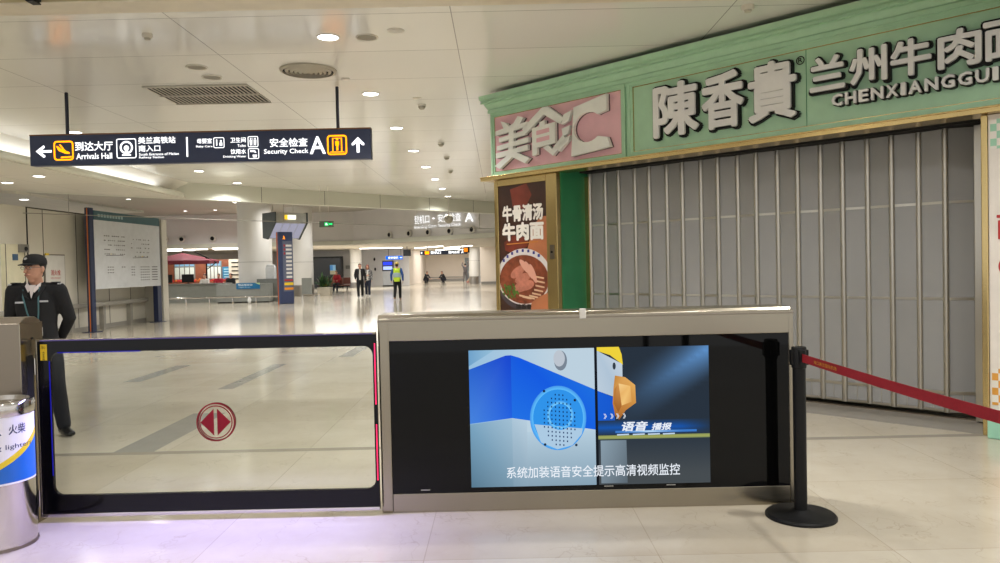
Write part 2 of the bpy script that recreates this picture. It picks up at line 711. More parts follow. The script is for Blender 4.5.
# lip: rounded upstand, swept along y with a closed round end
b.tube([(-8.02, -2, 3.465, 0.065), (-8.02, 18.9, 3.465, 0.065), (-8.06, 19.2, 3.465, 0.06)], BAND, n=16)
struct(b.build('trim_%d' % k, smooth=50))
k += 1
area_lamp('cove_lamp', (-8.34, 9.0, 3.49), 0.14, 19.0, 34, (0.93, 0.95, 1.0), (R(180), R(-25), 0))
# tall hall behind the band: its ceiling and the bulkhead
CEIL3 = mat('grey_hall_ceiling', (178, 174, 164), 0.6, noise=(0.5, 0.03))
b = MB()
b.prism([(-34, 8), (-20, 8), (-8, 20.2), (13, 41.2), (13, 47), (-34, 47)], 5.0, 5.15, CEIL3)
struct(b.build('ceiling_hall'))
b = MB()
out = [(-34, 46.5), (-9, 46.5), (0.8, 38.2), (12, 38.2), (12, 38.6), (1.0, 38.6), (-8.8, 46.9), (-34, 46.9)]
b.prism(out, 2.95, 5.0, WALLG)
struct(b.build('wall_bulkhead'))
b = MB()
b.prism([(-34, 46.5), (-9, 46.5), (0.8, 38.2), (12, 38.2), (12, 38.1), (0.76, 38.1), (-9.05, 46.4), (-34, 46.4)], 2.95, 3.2, BAND)
struct(b.build('trim_%d' % k))
k += 1
b = MB()
b.prism([(-34, 46.8), (-8.8, 46.8), (1.0, 38.5), (12, 38.5), (12, 82), (-34, 82)], 2.99, 3.1, mat('lower_hall_ceiling', (214, 208, 196), 0.6))
struct(b.build('ceiling_lower_hall'))
# far walls
b = MB()
b.box(-34, -16.6, 66, 66.3, 0, 3.0, WALLF)
b.box(-16.6, -7.5, 62.0, 62.3, 0, 3.0, WALLG)
b.box(-7.6, -7.5, 62.3, 76, 0, 3.0, WALLF)
b.box(-7.6, 4, 76, 76.3, 0, 3.0, WALLF)
b.box(-1.55, 4.0, 60.0, 60.3, 0, 3.0, WALLF)
struct(b.build('wall_far'))
b = MB()
b.box(-7.5, 3, 75.93, 76, 0.0, 0.22, mat('steel_skirting', (150, 146, 140), 0.35, metal=0.8))
b.box(-7.5, 3, 75.90, 76, 0.36, 0.42, mat('steel_skirting', (150, 146, 140), 0.35, metal=0.8))
b.box(-1.5, 4, 59.93, 60, 0, 0.2, mat('steel_skirting', (150, 146, 140), 0.35, metal=0.8))
struct(b.build('baseboard_far'))
b = MB()
b.box(12.8, 13.0, 13.0, 47.0, 0, 5.0, WALLG)
struct(b.build('wall_right'))
# left wall: pale panels along x = -10.9 with dark joints, ends in a pier
b = MB()
b.box(-11.1, -10.9, 4.0, 23.0, 0, 3.08, WALLP)
b.box(-11.1, -10.33, 23.0, 23.35, 0, 3.12, WALLP)
for y in (15.3, 17.95, 19.35, 20.9, 22.1):
    b.box(-10.9, -10.893, y - 0.008, y + 0.008, 0.12, 3.06, SEAM)
b.box(-10.9, -10.885, 17.33, 17.36, 1.0, 3.08, BLACK)
b.box(-10.9, -10.885, 17.33, 23.0, 3.055, 3.085, SEAM)
struct(b.build('wall_left'))
b = MB()
b.box(-10.9, -10.88, 4.0, 23.0, 0, 0.12, mat('grey_skirting', (150, 146, 136), 0.4))
struct(b.build('baseboard_left'))
hr = thing('wall_handrail', 'low grey bumper rail fixed along the pale panelled wall behind the map board', 'handrail', (-10.9, 17, 0))
b = MB()
b.box(0.10, 0.16, -3, 5.9, 0.62, 0.74, mat('grey_bumper', (150, 146, 136), 0.5))
b.build('rail', hr, bevel=0.02)
for y in (-1.2, 0.4, 1.9, 3.4, 4.9):
    b = MB()
    b.box(0.0, 0.12, y - 0.06, y + 0.06, 0.0, 0.66, mat('grey_bumper', (150, 146, 136), 0.5))
    b.build('bracket', hr)

# header beam across the top of the picture
BEAM = mat('beige_header_beam', (182, 164, 126), 0.5)
b = MB()
b.box(-5.6, 5.6, 5.3, 5.5, 3.405, 3.84, BEAM)
b.box(-5.6, 5.6, 5.28, 5.52, 3.398, 3.405, mat('beam_light_edge', (216, 206, 184), 0.35))
struct(b.build('trim_%d' % k))
k += 1
for i, (x, c) in enumerate([(-3.20, BLACK), (-0.33, BLACK), (1.42, WHITE)]):
    b = MB()
    b.box(x - 0.03, x + 0.03, 5.21, 5.30, 3.39, 3.46, c)
    tag(b.build('beam_bracket', bevel=0.004), ['black bracket on the beige beam above the hanging sign\'s arrivals end',
        'black bracket on the beige beam above the end of the pink signboard', 'white bracket on the beige beam above the shop fascia'][i], 'bracket', 'brackets on the header beam')

# round columns
SKIRT = brushed('steel_column_skirt', (170, 165, 158), 0.3)


def column(name, x, y, r, z0, z1, skirt):
    b = MB()
    b.cyl(r, 0, z1, mat('white_column_cladding', (222, 219, 212), 0.35, noise=(1, 0.02)), 40)
    b.cyl(r + 0.012, 0, skirt, SKIRT, 40)
    b.cyl(r + 0.006, 1.9, 1.912, SEAM, 40)
    o = b.build(name, smooth=30, loc=(x, y, 0))
    return struct(o)


column('column_near_counter', -12.0, 36.9, 0.80, 0, 5.0, 0.55)
column('column_by_planter', -11.35, 42.5, 0.78, 0, 5.0, 0.62)
column('column_by_kiosk', -11.2, 58.5, 0.45, 0, 3.0, 0.4)
column('column_far', -2.05, 62, 0.48, 0, 3.0, 0.62)

# ================================================================== SHOP (45 degrees)
SHOP = (-0.19, 10.39, 0.0)
ROT = R(-45)
MS = Matrix.Translation(SHOP) @ Matrix.Rotation(ROT, 4, 'Z')
b = MB()
b.box(0.23, 1.36, 0.03, 0.75, 0, 2.68, MINT_D, MS)                 # pier behind the poster, its reveal faces the opening
b.box(1.36, 1.42, 0.50, 0.62, 0, 2.62, GOLD, MS)
struct(b.build('wall_shop_pier'))
b = MB()
b.box(5.925, 7.6, 0.03, 0.75, 0, 2.68, mat('white_shop_wall', (214, 206, 196), 0.45), MS)
struct(b.build('wall_shop_end'))
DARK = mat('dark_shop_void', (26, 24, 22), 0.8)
b = MB()
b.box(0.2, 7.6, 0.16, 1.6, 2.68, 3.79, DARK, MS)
b.box(1.36, 5.93, 1.1, 1.3, 0, 2.7, mat('shop_back', (120, 116, 108), 0.7), MS)
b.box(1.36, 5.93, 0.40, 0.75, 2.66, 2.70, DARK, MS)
struct(b.build('wall_shop_void'))
b = MB()
b.box(1.36, 5.93, 0.0, 0.75, -0.05, 0.004, mat('grey_threshold_stone', (146, 140, 130), 0.16), MS)
struct(b.build('trim_%d' % k))
k += 1
# textured slab standing behind the corner of the shop
b = MB()
for i in range(46):
    b.box(-0.02, 0.28, 0.85, 0.97, 0.1 + i * 0.058, 0.1 + i * 0.058 + 0.05, mat('pale_ribbed_stone', (176, 170, 158), 0.7), MS)
b.box(0.0, 0.28, 0.87, 0.95, 0, 2.8, mat('pale_ribbed_core', (130, 126, 116), 0.8), MS)
struct(b.build('wall_shop_return'))
# checked graphics at the end wall + plinth
b = MB()
b.box(5.965, 7.55, 0.0, 0.03, 0.172, 2.64, mat('white_shop_graphic', (222, 214, 204), 0.35), MS)
b.box(5.98, 7.5, -0.004, 0.001, 2.36, 2.60, check_mat('mint_check', (150, 196, 168), (222, 216, 206), 0.06), MS)
b.box(5.98, 7.5, -0.004, 0.001, 0.26, 0.56, check_mat('orange_check', (214, 150, 60), (222, 216, 206), 0.06), MS)
RED = mat('red_print', (176, 44, 40), 0.5)
b.text('面', (6.02, 6.2, 1.62, 1.82), RED, 0, 0.02, 0.004, MS @ FR)
ring(b, 6.12, 1.40, 0.075, 0.09, RED, 0.004, 30, MS @ FR)
tag(b.build('wall_graphic'), 'white printed panel with green and orange checks beside the brass post', 'panel')
b = MB()
b.box(5.968, 7.6, -0.12, 0.028, 0, 0.17, MINT_L, MS)
tag(b.build('shop_plinth', bevel=0.01), 'pale mint plinth at the foot of the checked panel', 'plinth')
b = MB()
b.box(5.915, 5.962, -0.02, 0.028, 0.0, 2.64, GOLD, MS)
tag(b.build('brass_post', bevel=0.006), 'tall brass post closing the shutter opening beside the checked panel', 'post')
b = MB()
b.box(5.76, 5.92, 0.45, 0.60, 0.02, 2.64, ALU, MS)
tag(b.build('shutter_jamb', bevel=0.004), 'narrow aluminium jamb between the folding shutter and the brass post', 'jamb')

# --- fascia sign
sg = thing('shop_fascia', 'mint green shop fascia with a pink panel and raised grey characters', 'shop sign', SHOP, ROT)
b = MB()
b.box(0.17, 7.6, 0.0, 0.16, 2.70, 3.56, MINT)
b.build('fascia_board', sg)
b = MB()
prof = [(0.16, 3.52), (-0.02, 3.52), (-0.02, 3.555), (-0.05, 3.558), (-0.05, 3.60), (-0.034, 3.603), (-0.05, 3.615), (-0.08, 3.665), (-0.08, 3.683),
        (-0.115, 3.686), (-0.115, 3.712), (-0.10, 3.716), (-0.128, 3.735), (-0.135, 3.79), (0.16, 3.79)]
n = len(prof)
vs = [(0.20 + y, y, z) if y < 0 else (0.20, y, z) for y, z in prof] + [(7.6, y, z) for y, z in prof]
b.add(vs, [(i, (i + 1) % n, n + (i + 1) % n, n + i) for i in range(n)] + [list(range(n))[::-1], list(range(n, 2 * n))], MINT)
b.build('crown_molding', sg)


def panel_frame(u0, u1, z0, z1):
    q = MB()
    for (e, h, m) in ((0.0, 0.030, MINT), (0.03, 0.018, MINT), (0.055, 0.012, GOLD)):
        w = 0.03 if m is MINT else 0.012
        q.box(u0 + e, u0 + e + w, -h, 0.0, z0 + e, z1 - e, m)
        q.box(u1 - e - w, u1 - e, -h, 0.0, z0 + e, z1 - e, m)
        q.box(u0 + e, u1 - e, -h, 0.0, z0 + e, z0 + e + w, m)
        q.box(u0 + e, u1 - e, -h, 0.0, z1 - e - w, z1 - e, m)
    q.build('panel_molding', sg)


panel_frame(0.18, 2.39, 2.70, 3.56)
panel_frame(2.43, 7.55, 2.70, 3.56)
b = MB()
b.box(0.245, 2.325, -0.006, 0.0, 2.765, 3.495, PINK)
b.build('pink_panel', sg, label='dusty pink panel behind the three white characters')
b = MB()
b.box(0.03, 7.6, -0.10, 0.16, 2.645, 2.70, GOLD)
b.box(0.03, 7.6, -0.112, -0.10, 2.685, 2.70, GOLD)
b.build('brass_ledge', sg, bevel=0.004)
b = MB()
b.box(4.475, 4.481, -0.003, 0.0, 2.76, 3.54, MINT_D)
b.build('panel_seam', sg)


def char_white(s, box):
    q = MB()
    q.text(s, box, LETTER_W, 0.05, 0.045, 0.03, FR)
    o = q.build('sign_character', sg)
    h = MB()
    h.text(s, box, mat('letter_side_dark', (92, 70, 72), 0.6), 0.024, 0.046, 0.006, FR)
    h.build('character_back', o)


# the three characters of the pink panel, cut as heavy angular shapes
def heavy(polys):
    for part in polys:
        pass


def add_polys(polys, m, z0, z1, q):
    for p in polys:
        q.prism(p, z0, z1, m, FR)


def T(x0, x1, y0, y1, pts, W_=100.0):
    return [(x0 + p[0] / W_ * (x1 - x0), y0 + (1 - p[1] / W_) * (y1 - y0)) for p in pts]


MEI = [[(22, 0), (38, 6), (44, 14), (58, 10), (70, -4), (86, 2), (76, 14), (96, 12), (96, 22), (58, 26), (58, 33), (90, 30), (90, 40), (58, 43),
        (58, 50), (98, 46), (98, 57), (10, 64), (10, 54), (44, 51), (44, 44), (16, 46), (16, 37), (44, 34), (44, 27), (6, 30), (6, 20), (30, 17)],
       [(6, 70), (42, 67), (42, 60), (56, 59), (56, 66), (96, 62), (96, 73), (66, 76), (100, 92), (88, 102), (52, 84), (16, 106), (2, 98), (38, 79), (6, 81)]]
SHI = [[(52, -8), (66, -8), (108, 24), (96, 34), (56, 8), (8, 40), (-4, 30)],
       [(44, 22), (58, 20), (58, 30), (84, 28), (84, 72), (36, 76), (36, 90), (24, 92), (24, 32), (44, 31)],
       [(52, 78), (66, 74), (76, 84), (104, 58), (112, 68), (78, 98)]]
SHI_HOLE = [[(36, 40), (70, 38), (70, 47), (36, 49)], [(36, 56), (70, 54), (70, 63), (36, 65)]]
HUI = [[(2, 10), (26, 4), (22, 22), (6, 26)], [(0, 36), (20, 33), (20, 52), (4, 55)], [(2, 96), (22, 54), (34, 58), (30, 98)]]
for polys, box in ((MEI, (0.28, 0.93, 2.82, 3.41)), (SHI, (0.83, 1.47, 2.84, 3.43))):
    q = MB()
    for p in polys:
        q.prism(T(*box, p), 0.03, 0.08, LETTER_W, FR)
    if polys is SHI:
        for p in SHI_HOLE:
            q.prism(T(*box, p), 0.03, 0.082, PINK, FR)
    o = q.build('sign_character', sg)
    q = MB()
    for p in polys:
        q.prism(T(*box, p), 0.006, 0.03, mat('letter_side_dark', (92, 70, 72), 0.6), FR)
    q.build('character_back', o)
# third character: slab with a round bite plus three strokes
box = (1.40, 2.20, 2.84, 3.44)
arc = [(60 + 27 * math.cos(R(a)) * 1.0, 52 + 30 * math.sin(R(a))) for a in range(-45, -316, -15)]
slab = [(34, 8), (96, -6), (96, 26)] + arc + [(96, 78), (102, 98), (28, 106)]
q = MB()
q.prism(T(*box, slab), 0.03, 0.08, LETTER_W, FR)
for p in ([(14, 18), (30, 12), (24, 32), (10, 38)], [(10, 46), (26, 42), (22, 58), (12, 62)], [(4, 92), (-4, 82), (16, 66), (26, 62), (24, 72)]):
    q.prism(T(*box, p), 0.03, 0.08, LETTER_W, FR)
o = q.build('sign_character', sg)
q = MB()
q.prism(T(*box, slab), 0.006, 0.03, mat('letter_side_dark', (92, 70, 72), 0.6), FR)
q.build('character_back', o)


def char_grey(s, box, bold=0.028, halo=0.05, name='sign_character'):
    q = MB()
    q.text(s, box, LETTER, 0.03, bold, 0.05, FR)
    o = q.build(name, sg)
    x0, x1, y0, y1 = box
    g = 0.022 * (y1 - y0) / 0.3 if (y1 - y0) < 0.3 else 0.022
    h = MB()
    h.text(s, (x0 - g, x1 + g, y0 - g, y1 + g), BLACK, 0.046, halo, 0.003, FR)
    h.build('character_back', o)


for s, u0, u1 in (('陳', 2.80, 3.36), ('香', 3.40, 3.87), ('貴', 3.92, 4.41)):
    char_grey(s, (u0, u1, 2.86, 3.44))
for i, s in enumerate('兰州牛肉面'):
    u = (4.54, 4.90, 5.25, 5.62, 5.95)[i]
    char_grey(s, (u, u + 0.32, 3.06, 3.375))
for i, (s, w) in enumerate(zip('CHENXIANGGUI', (1, 1, .85, 1.05, 1, .42, 1.05, 1.05, 1.05, 1.05, 1, .42))):
    pass
ws = [1, 1, .85, 1.05, 1, .42, 1.05, 1.05, 1.05, 1.05, 1, .42]
u = 4.74
for s, w in zip('CHENXIANGGUI', ws):
    char_grey(s, (u, u + w * 0.098, 2.90, 3.01), 0.03, 0.075, 'sign_letter')
    u += w * 0.098 + 0.022
q = MB()
ring(q, 4.43, 3.40, 0.032, 0.042, BLACK, 0.02, 24, FR)
q.text('R', (4.41, 4.45, 3.38, 3.425), BLACK, 0.0, 0.02, 0.02, FR)
q.build('registered_mark', sg)

# --- poster lightbox
pb = thing('poster_lightbox', 'brass framed noodle poster beside the green reveal of the shop', 'poster', SHOP, ROT)
b = MB()
b.box(0.24, 0.31, -0.05, 0.03, 0, 2.64, GOLD)
b.box(1.17, 1.35, -0.05, 0.03, 0, 2.64, GOLD)
b.box(0.31, 1.17, -0.05, 0.03, 2.555, 2.64, GOLD)
b.box(0.31, 1.17, -0.05, 0.03, 0.0, 0.35, GOLD)
b.build('frame', pb, bevel=0.006)
b = MB()
b.box(1.23, 1.30, -0.058, -0.05, 1.56, 1.74, STEEL_D)
b.cyl(0.014, 0, 0.012, BLACK, 12, Matrix.Translation((1.265, -0.058, 1.65)) @ Matrix.Rotation(R(90), 4, 'X'))
b.build('lock', pb)
PO = MB()
P_BG = mat('poster_dark_brown', (58, 34, 26), 0.3, noise=(3, 0.35))
PO.box(0.31, 1.17, -0.03, 0.0, 0.35, 2.555, P_BG)
ARM = mat('poster_skin', (172, 106, 70), 0.3, noise=(4, 0.15))
z0 = 0.031


def PP(px, py):                      # coordinates of the drawn poster: 0..100 across, 0..150 down -> metres
    return (0.31 + px / 100 * 0.86, 2.555 - py / 150 * 1.66)


def pol(pts, m, dz):
    pts = [(max(0, min(100, p[0])), max(0, min(150, p[1]))) for p in pts]
    PO.poly([PP(*p) for p in pts], m, z0 + dz, FR)


pol([(25, 5), (60, 0), (70, 14), (55, 30), (30, 26)], mat('poster_rust', (112, 48, 34), 0.3, noise=(4, 0.3)), 0)
pol([(10, 68), (30, 60), (62, 64), (60, 74), (30, 82), (12, 78)], mat('poster_rust', (112, 48, 34), 0.3), 0)
pol([(72, 50), (88, 0 + 40), (100, 40), (100, 120), (78, 100), (56, 84)], ARM, 0.0005)
# bowl
pol(disc(50, 116, 57, 40, 1.0, 0.60), mat('poster_bowl_shadow', (70, 62, 66), 0.3), 0.001)
pol(disc(50, 110, 56, 40, 1.0, 0.60), mat('poster_bowl_rim', (206, 200, 196), 0.3), 0.0015)
pol(disc(50, 113, 51, 40, 1.0, 0.57), mat('poster_broth', (122, 62, 40), 0.3, noise=(14, 0.4)), 0.002)
NOOD = mat('poster_noodle', (208, 172, 140), 0.3)
MEAT = mat('poster_meat', (178, 112, 92), 0.3, noise=(16, 0.2))
for i in range(9):
    a = R(-20 + i * 17)
    c = (60 + 24 * math.cos(a), 116 + 18 * math.sin(a))
    pol([(c[0] + dx, c[1] + dy) for dx, dy in ((-9, -1.2), (9, 1.0), (9, 2.8), (-9, 0.8))], NOOD, 0.0024 + i * 0.0001)
for i, (cx, cy, rx, ry, a) in enumerate([(38, 104, 16, 6, -20), (48, 112, 16, 6, -12), (56, 120, 16, 6, -8), (44, 122, 15, 6, -10), (62, 102, 13, 4.6, 50), (70, 106, 13, 4.4, 58), (54, 98, 14, 4.4, 35)]):
    ca, sa = math.cos(R(a)), math.sin(R(a))
    pts = [(cx + p[0] * ca - p[1] * sa, cy + p[0] * sa + p[1] * ca) for p in disc(0, 0, 1, 16, rx, ry)]
    pol(pts, MEAT if i < 4 else mat('poster_meat_pale', (206, 150, 130), 0.3), 0.0035 + i * 0.0002)
GRN = mat('poster_herbs', (74, 104, 40), 0.3, noise=(30, 0.5))
for i in range(26):
    a, r_ = random.uniform(0, 2 * PI), random.uniform(0, 1) ** 0.5
    pol([(24 + 20 * r_ * math.cos(a) + dx, 127 + 9 * r_ * math.sin(a) + dy) for dx, dy in ((-3, -1), (0, -2.6), (3, 0.5), (0.5, 2.4))], GRN, 0.005 + i * 0.00005)
pol([(64, 150), (66, 140), (80, 134), (100, 128), (100, 150)], ARM, 0.0065)
WPR = mat('poster_white_print', (222, 216, 206), 0.35)
PO.text('牛骨清汤', (PP(8, 0)[0], PP(93, 0)[0], PP(0, 44)[1], PP(0, 24)[1]), WPR, 0, 0.045, z0 + 0.007, FR)
PO.text('牛肉面', (PP(7, 0)[0], PP(94, 0)[0], PP(0, 67)[1], PP(0, 45)[1]), WPR, 0, 0.05, z0 + 0.007, FR)
BLU = mat('poster_blue_print', (60, 60, 130), 0.35)
for i in range(8):
    a = R(-140 + i * 12.5)
    c = PP(50 + 53.5 * math.cos(a), 110 + 53.5 * 0.585 * math.sin(a))
    PO.poly([(c[0] - 0.02, c[1] - 0.02), (c[0] + 0.02, c[1] - 0.02), (c[0] + 0.018, c[1] + 0.02), (c[0] - 0.02, c[1] + 0.016)], BLU, z0 + 0.007, FR)
pol([(16, 70), (82, 68.4), (82, 69.6), (16, 71.2)], mat('poster_amber_line', (190, 120, 50), 0.4), 0.0068)
PO.text('陳香貴', (PP(34, 0)[0], PP(66, 0)[0], PP(0, 150)[1], PP(0, 142)[1]), mat('poster_dark_print', (34, 24, 22), 0.4), 0, 0.03, z0 + 0.0066, FR)
PO.build('poster_sheet', pb)

# --- folding shutter
sh = thing('folding_shutter', 'closed grey folding shutter of translucent panels filling the shop opening', 'shutter', SHOP, ROT)
PANEL = mat('grey_polycarbonate', (146, 145, 143), 0.26, noise=(1.2, 0.03))
NP = 19
u0 = 1.42
du = (5.74 - u0) / NP
Y0 = 0.56
edge = [(u0 + i * du, Y0 + (0.014 if i % 2 else -0.014)) for i in range(NP + 1)]
edge[-1] = (edge[-1][0], Y0 + 0.10)
ZT, ZB = 2.655, 0.055
for i in range(NP):
    (ua, ya), (ub, yb) = edge[i], edge[i + 1]
    d = Vector((ub - ua, yb - ya, 0))
    ln = d.length
    M = Matrix.Translation((ua, ya, 0)) @ Matrix.Rotation(math.atan2(d.y, d.x), 4, 'Z')
    b = MB()
    b.box(0.016, ln - 0.016, -0.006, 0.006, ZB, ZT, PANEL, M)
    for z, h in ((1.985, 0.012), (1.10, 0.012), (0.235, 0.014), (ZB + 0.012, 0.012)):
        b.box(0.016, ln - 0.016, -0.011, 0.010, z - h, z + h, ALU, M)
    b.box(ln * 0.5 - 0.002, ln * 0.5 + 0.002, -0.008, 0.0, ZB, 0.22, ALU, M)
    b.build('shutter_panel', sh)
for i in range(NP + 1):
    b = MB()
    x, y = edge[i]
    b.lathe([(0.026, ZB), (0.026, ZT)], ALU, 10, Matrix.Translation((x, y - 0.008, 0)))
    b.build('shutter_post', sh, smooth=60)
b = MB()
b.box(u0 - 0.02, 5.74, Y0 - 0.02, Y0 + 0.06, 0.0, 0.018, STEEL_D)
b.build('floor_track', sh)

# ================================================================== GATE LINE
# --- display cabinet with the screen
X0, X1, YF, YB, ZC = -0.75, 1.765, 4.55, 4.83, 1.21
cb = thing('display_cabinet', 'low stainless steel gate cabinet with a black front and a lit screen', 'cabinet', ((X0 + X1) / 2, YF, 0))
cx = (X0 + X1) / 2
b = MB()
hw = (X1 - X0) / 2
b.prism([(0.012, 0.0), (0.28, 0.0), (0.28, 1.185), (0.265, 1.21), (0.02, 1.21), (0.0, 1.19), (0.0, 1.05), (0.012, 1.05)], -hw, hw, STEEL,
        Matrix(((0, 0, 1, 0), (1, 0, 0, 0), (0, 1, 0, 0), (0, 0, 0, 1))))
b.build('housing', cb, smooth=30, bevel=0.004)
b = MB()
b.box(-hw, -hw + 0.07, -0.004, 0.05, 0.0, 1.195, STEEL)
b.build('end_post', cb, bevel=0.012)
b = MB()
b.box(hw - 0.02, hw + 0.012, -0.004, 0.05, 0.0, 1.195, STEEL)
b.build('end_post', cb, bevel=0.008)
b = MB()
b.box(-hw + 0.07, hw - 0.02, 0.0, 0.02, 0.0, 0.115, STEEL)
b.build('kick_plate', cb, bevel=0.003)
b = MB()
b.box(-hw, hw + 0.01, -0.006, 0.0, 1.168, 1.176, STEEL_D)
b.build('lid_seam', cb)
b = MB()
b.box(-hw + 0.07, hw - 0.02, 0.0035, 0.02, 0.115, 1.05, BLACKGLASS)
b.build('front_glass', cb, label='black glass front around the screen')
for xx in (-0.99, 0.13, 0.51):
    b = MB()
    b.box(xx - 0.028, xx + 0.028, 0.001, 0.0035, 0.133, 0.139, mat('pale_strip', (150, 148, 142), 0.5))
    b.build('label_strip', cb)
b = MB()
b.box(0.00 - 0.02, 0.02, -0.012, 0.012, 1.165, 1.225, WHITE)
b.build('white_clip', cb, bevel=0.004, loc=(-0.01, 0, 0))
# the picture on the screen, drawn in the frame of a close look (x 25..908, y 35..530); one mesh with a colour per vertex
S = MB()
SCOL = []
PICM = bpy.data.materials.new('screen_picture')
PICM.use_nodes = True
_nt = PICM.node_tree
_nt.nodes.remove(_nt.nodes['Principled BSDF'])
_at = _nt.nodes.new('ShaderNodeAttribute')
_at.attribute_name = 'picture'
_em = _nt.nodes.new('ShaderNodeEmission')
_em.inputs[1].default_value = 0.86
_nt.links.new(_at.outputs['Color'], _em.inputs[0])
_nt.links.new(_em.outputs[0], _nt.nodes['Material Output'].inputs[0])
sx0, sx1, sz0, sz1 = -0.201 - cx, 1.258 - cx, 0.146, 0.984
_lay = [0]


def SP(x, y):
    return (sx0 + (x - 25) / 883.0 * (sx1 - sx0), sz1 - (y - 35) / 495.0 * (sz1 - sz0))


def layer():
    _lay[0] += 1
    return -0.0005 + _lay[0] * 0.00006


def sp(pts, *cols):
    """polygon of the picture: one colour, or one per corner"""
    S.poly([SP(*p) for p in pts], PICM, layer(), FR)
    for q in range(len(pts)):
        SCOL.append(L3(cols[q] if len(cols) > 1 else cols[0]))


def sgrid(x0, x1, y0, y1, nx, ny, fn):
    z = layer()
    vs = []
    for q in range(ny + 1):
        for p in range(nx + 1):
            x, y = x0 + (x1 - x0) * p / nx, y0 + (y1 - y0) * q / ny
            vs.append((*SP(x, y), z))
            SCOL.append(L3(tuple(max(0, min(255, c)) for c in fn(x, y))))
    S.add(vs, [(q * (nx + 1) + p, (q + 1) * (nx + 1) + p, (q + 1) * (nx + 1) + p + 1, q * (nx + 1) + p + 1) for q in range(ny) for p in range(nx)], PICM, FR)


def sring(c, r0, r1, sy, col0, col1, n=48):
    z = layer()
    vs = [(*SP(c[0] + r * math.cos(2 * PI * q / n), c[1] + r * sy * math.sin(2 * PI * q / n)), z) for r in (r0, r1) for q in range(n)]
    SCOL.extend([L3(col0)] * n + [L3(col1)] * n)
    S.add(vs, [(q, (q + 1) % n, n + (q + 1) % n, n + q) for q in range(n)], PICM, FR)


def stx(t, x0, x1, y0, y1, col=(232, 238, 246), bold=0.01, shear=0.0):
    a, c_ = SP(x0, y1), SP(x1, y0)
    n0 = len(S.v)
    S.text(t, (a[0], c_[0], a[1], c_[1]), PICM, 0, bold, layer() + 0.0003, FR, shear)
    SCOL.extend([L3(col)] * (len(S.v) - n0))


def mixc(a, c_, t):
    t = max(0.0, min(1.0, t))
    return tuple(a[q] + (c_[q] - a[q]) * t for q in range(3))


S.box(sx0, sx1, 0.0005, 0.006, sz0, sz1, PICM)
SCOL.extend([L3((40, 50, 62))] * 8)
# machine filling the first two thirds
sgrid(25, 487, 35, 530, 22, 16, lambda x, y: mixc((150, 190, 220), (186, 206, 220), (x - 25) / 300))
sp([(25, 35), (120, 35), (25, 92)], (110, 160, 200), (150, 190, 215), (110, 160, 200))
sp([(25, 104), (160, 56), (180, 55), (180, 282), (25, 300)], (44, 100, 204), (30, 74, 206), (26, 70, 204), (34, 96, 222), (70, 130, 220))
sp([(180, 55), (210, 64), (487, 185), (487, 330), (180, 282)], (26, 90, 218), (22, 88, 222), (30, 110, 222), (24, 96, 224), (34, 112, 226))
sgrid(180, 487, 332, 530, 8, 6, lambda x, y: mixc((182, 206, 222), (134, 160, 178), (y - 320) / 210))
sp([(180, 282), (487, 332), (180, 334)], (186, 208, 222))
sp([(25, 302), (180, 284), (180, 530), (25, 530)], (120, 162, 190), (160, 190, 210), (120, 150, 170), (86, 120, 142))
sp([(180, 284), (235, 292), (235, 530), (180, 530)], (170, 196, 214), (182, 204, 220), (136, 162, 180), (128, 156, 176))
sring((350, 285), 92, 104, 1.12, (96, 190, 250), (70, 150, 230))
sp(disc(350, 285, 92, 40, 1.0, 1.12), (48, 146, 232))
sp([(262, 306), (440, 325), (436, 345), (400, 385), (345, 398), (285, 372)], (170, 200, 224))
sring((358, 276), 40, 50, 1.05, (120, 205, 252), (70, 160, 238))
for jj in range(-6, 7):
    for ii in range(-4, 5):
        if (ii / 4.4) ** 2 + (jj / 6.6) ** 2 < 1.0:
            c_ = (355 + ii * 14, 292 + jj * 15 + ii * 1.5)
            sp([(c_[0] - 2.2, c_[1] - 3), (c_[0] + 2.2, c_[1] - 3), (c_[0] + 2.2, c_[1] + 3), (c_[0] - 2.2, c_[1] + 3)], (20, 48, 96))
            _lay[0] -= 1
_lay[0] += 1
for c_ in ((300, 187), (413, 222), (300, 380), (415, 384)):
    sp(disc(c_[0], c_[1], 5, 10), (30, 44, 66))
sp(disc(363, 78, 24, 24, 1, 1.5), (120, 132, 146))
sp(disc(358, 70, 21, 24, 1, 1.4), (186, 194, 204))
# darker second picture beyond the divider
BEAMC = lambda x, y: mixc(mixc((40, 50, 62), (70, 76, 80), (y - 330) / 160), (96, 148, 206), max(0, 1 - abs((y - 60) + (x - 880) * 0.62) / 110.0) * max(0, (x - 560) / 350.0))
sgrid(497, 908, 35, 530, 30, 30, BEAMC)
sp([(497, 45), (590, 95), (590, 225), (497, 190)], (176, 196, 214), (196, 208, 220), (170, 190, 208), (186, 202, 216))
sp([(497, 33), (578, 33), (588, 60), (592, 98), (545, 62), (497, 46)], (236, 208, 60))
sp(disc(560, 102, 6, 12, 1, 2.2), (50, 60, 70))
sp([(497, 190), (556, 214), (560, 300), (560, 338), (497, 330)], (26, 92, 210), (24, 88, 206), (30, 84, 180), (34, 86, 180), (24, 92, 206))
sp([(505, 370), (600, 370), (602, 525), (505, 525)], (136, 156, 170), (110, 126, 138), (90, 102, 112), (120, 136, 148))
sp([(562, 136), (600, 143), (636, 172), (638, 236), (600, 262), (575, 296), (560, 280), (552, 236), (556, 180)],
   (190, 130, 60), (220, 164, 90), (224, 170, 92), (206, 146, 70), (190, 126, 60), (150, 96, 50), (170, 108, 50), (190, 126, 60), (200, 140, 70))
sp([(575, 165), (618, 175), (622, 232), (585, 245), (570, 215)], (244, 206, 140), (236, 186, 110), (214, 156, 84), (240, 196, 122), (226, 172, 100))
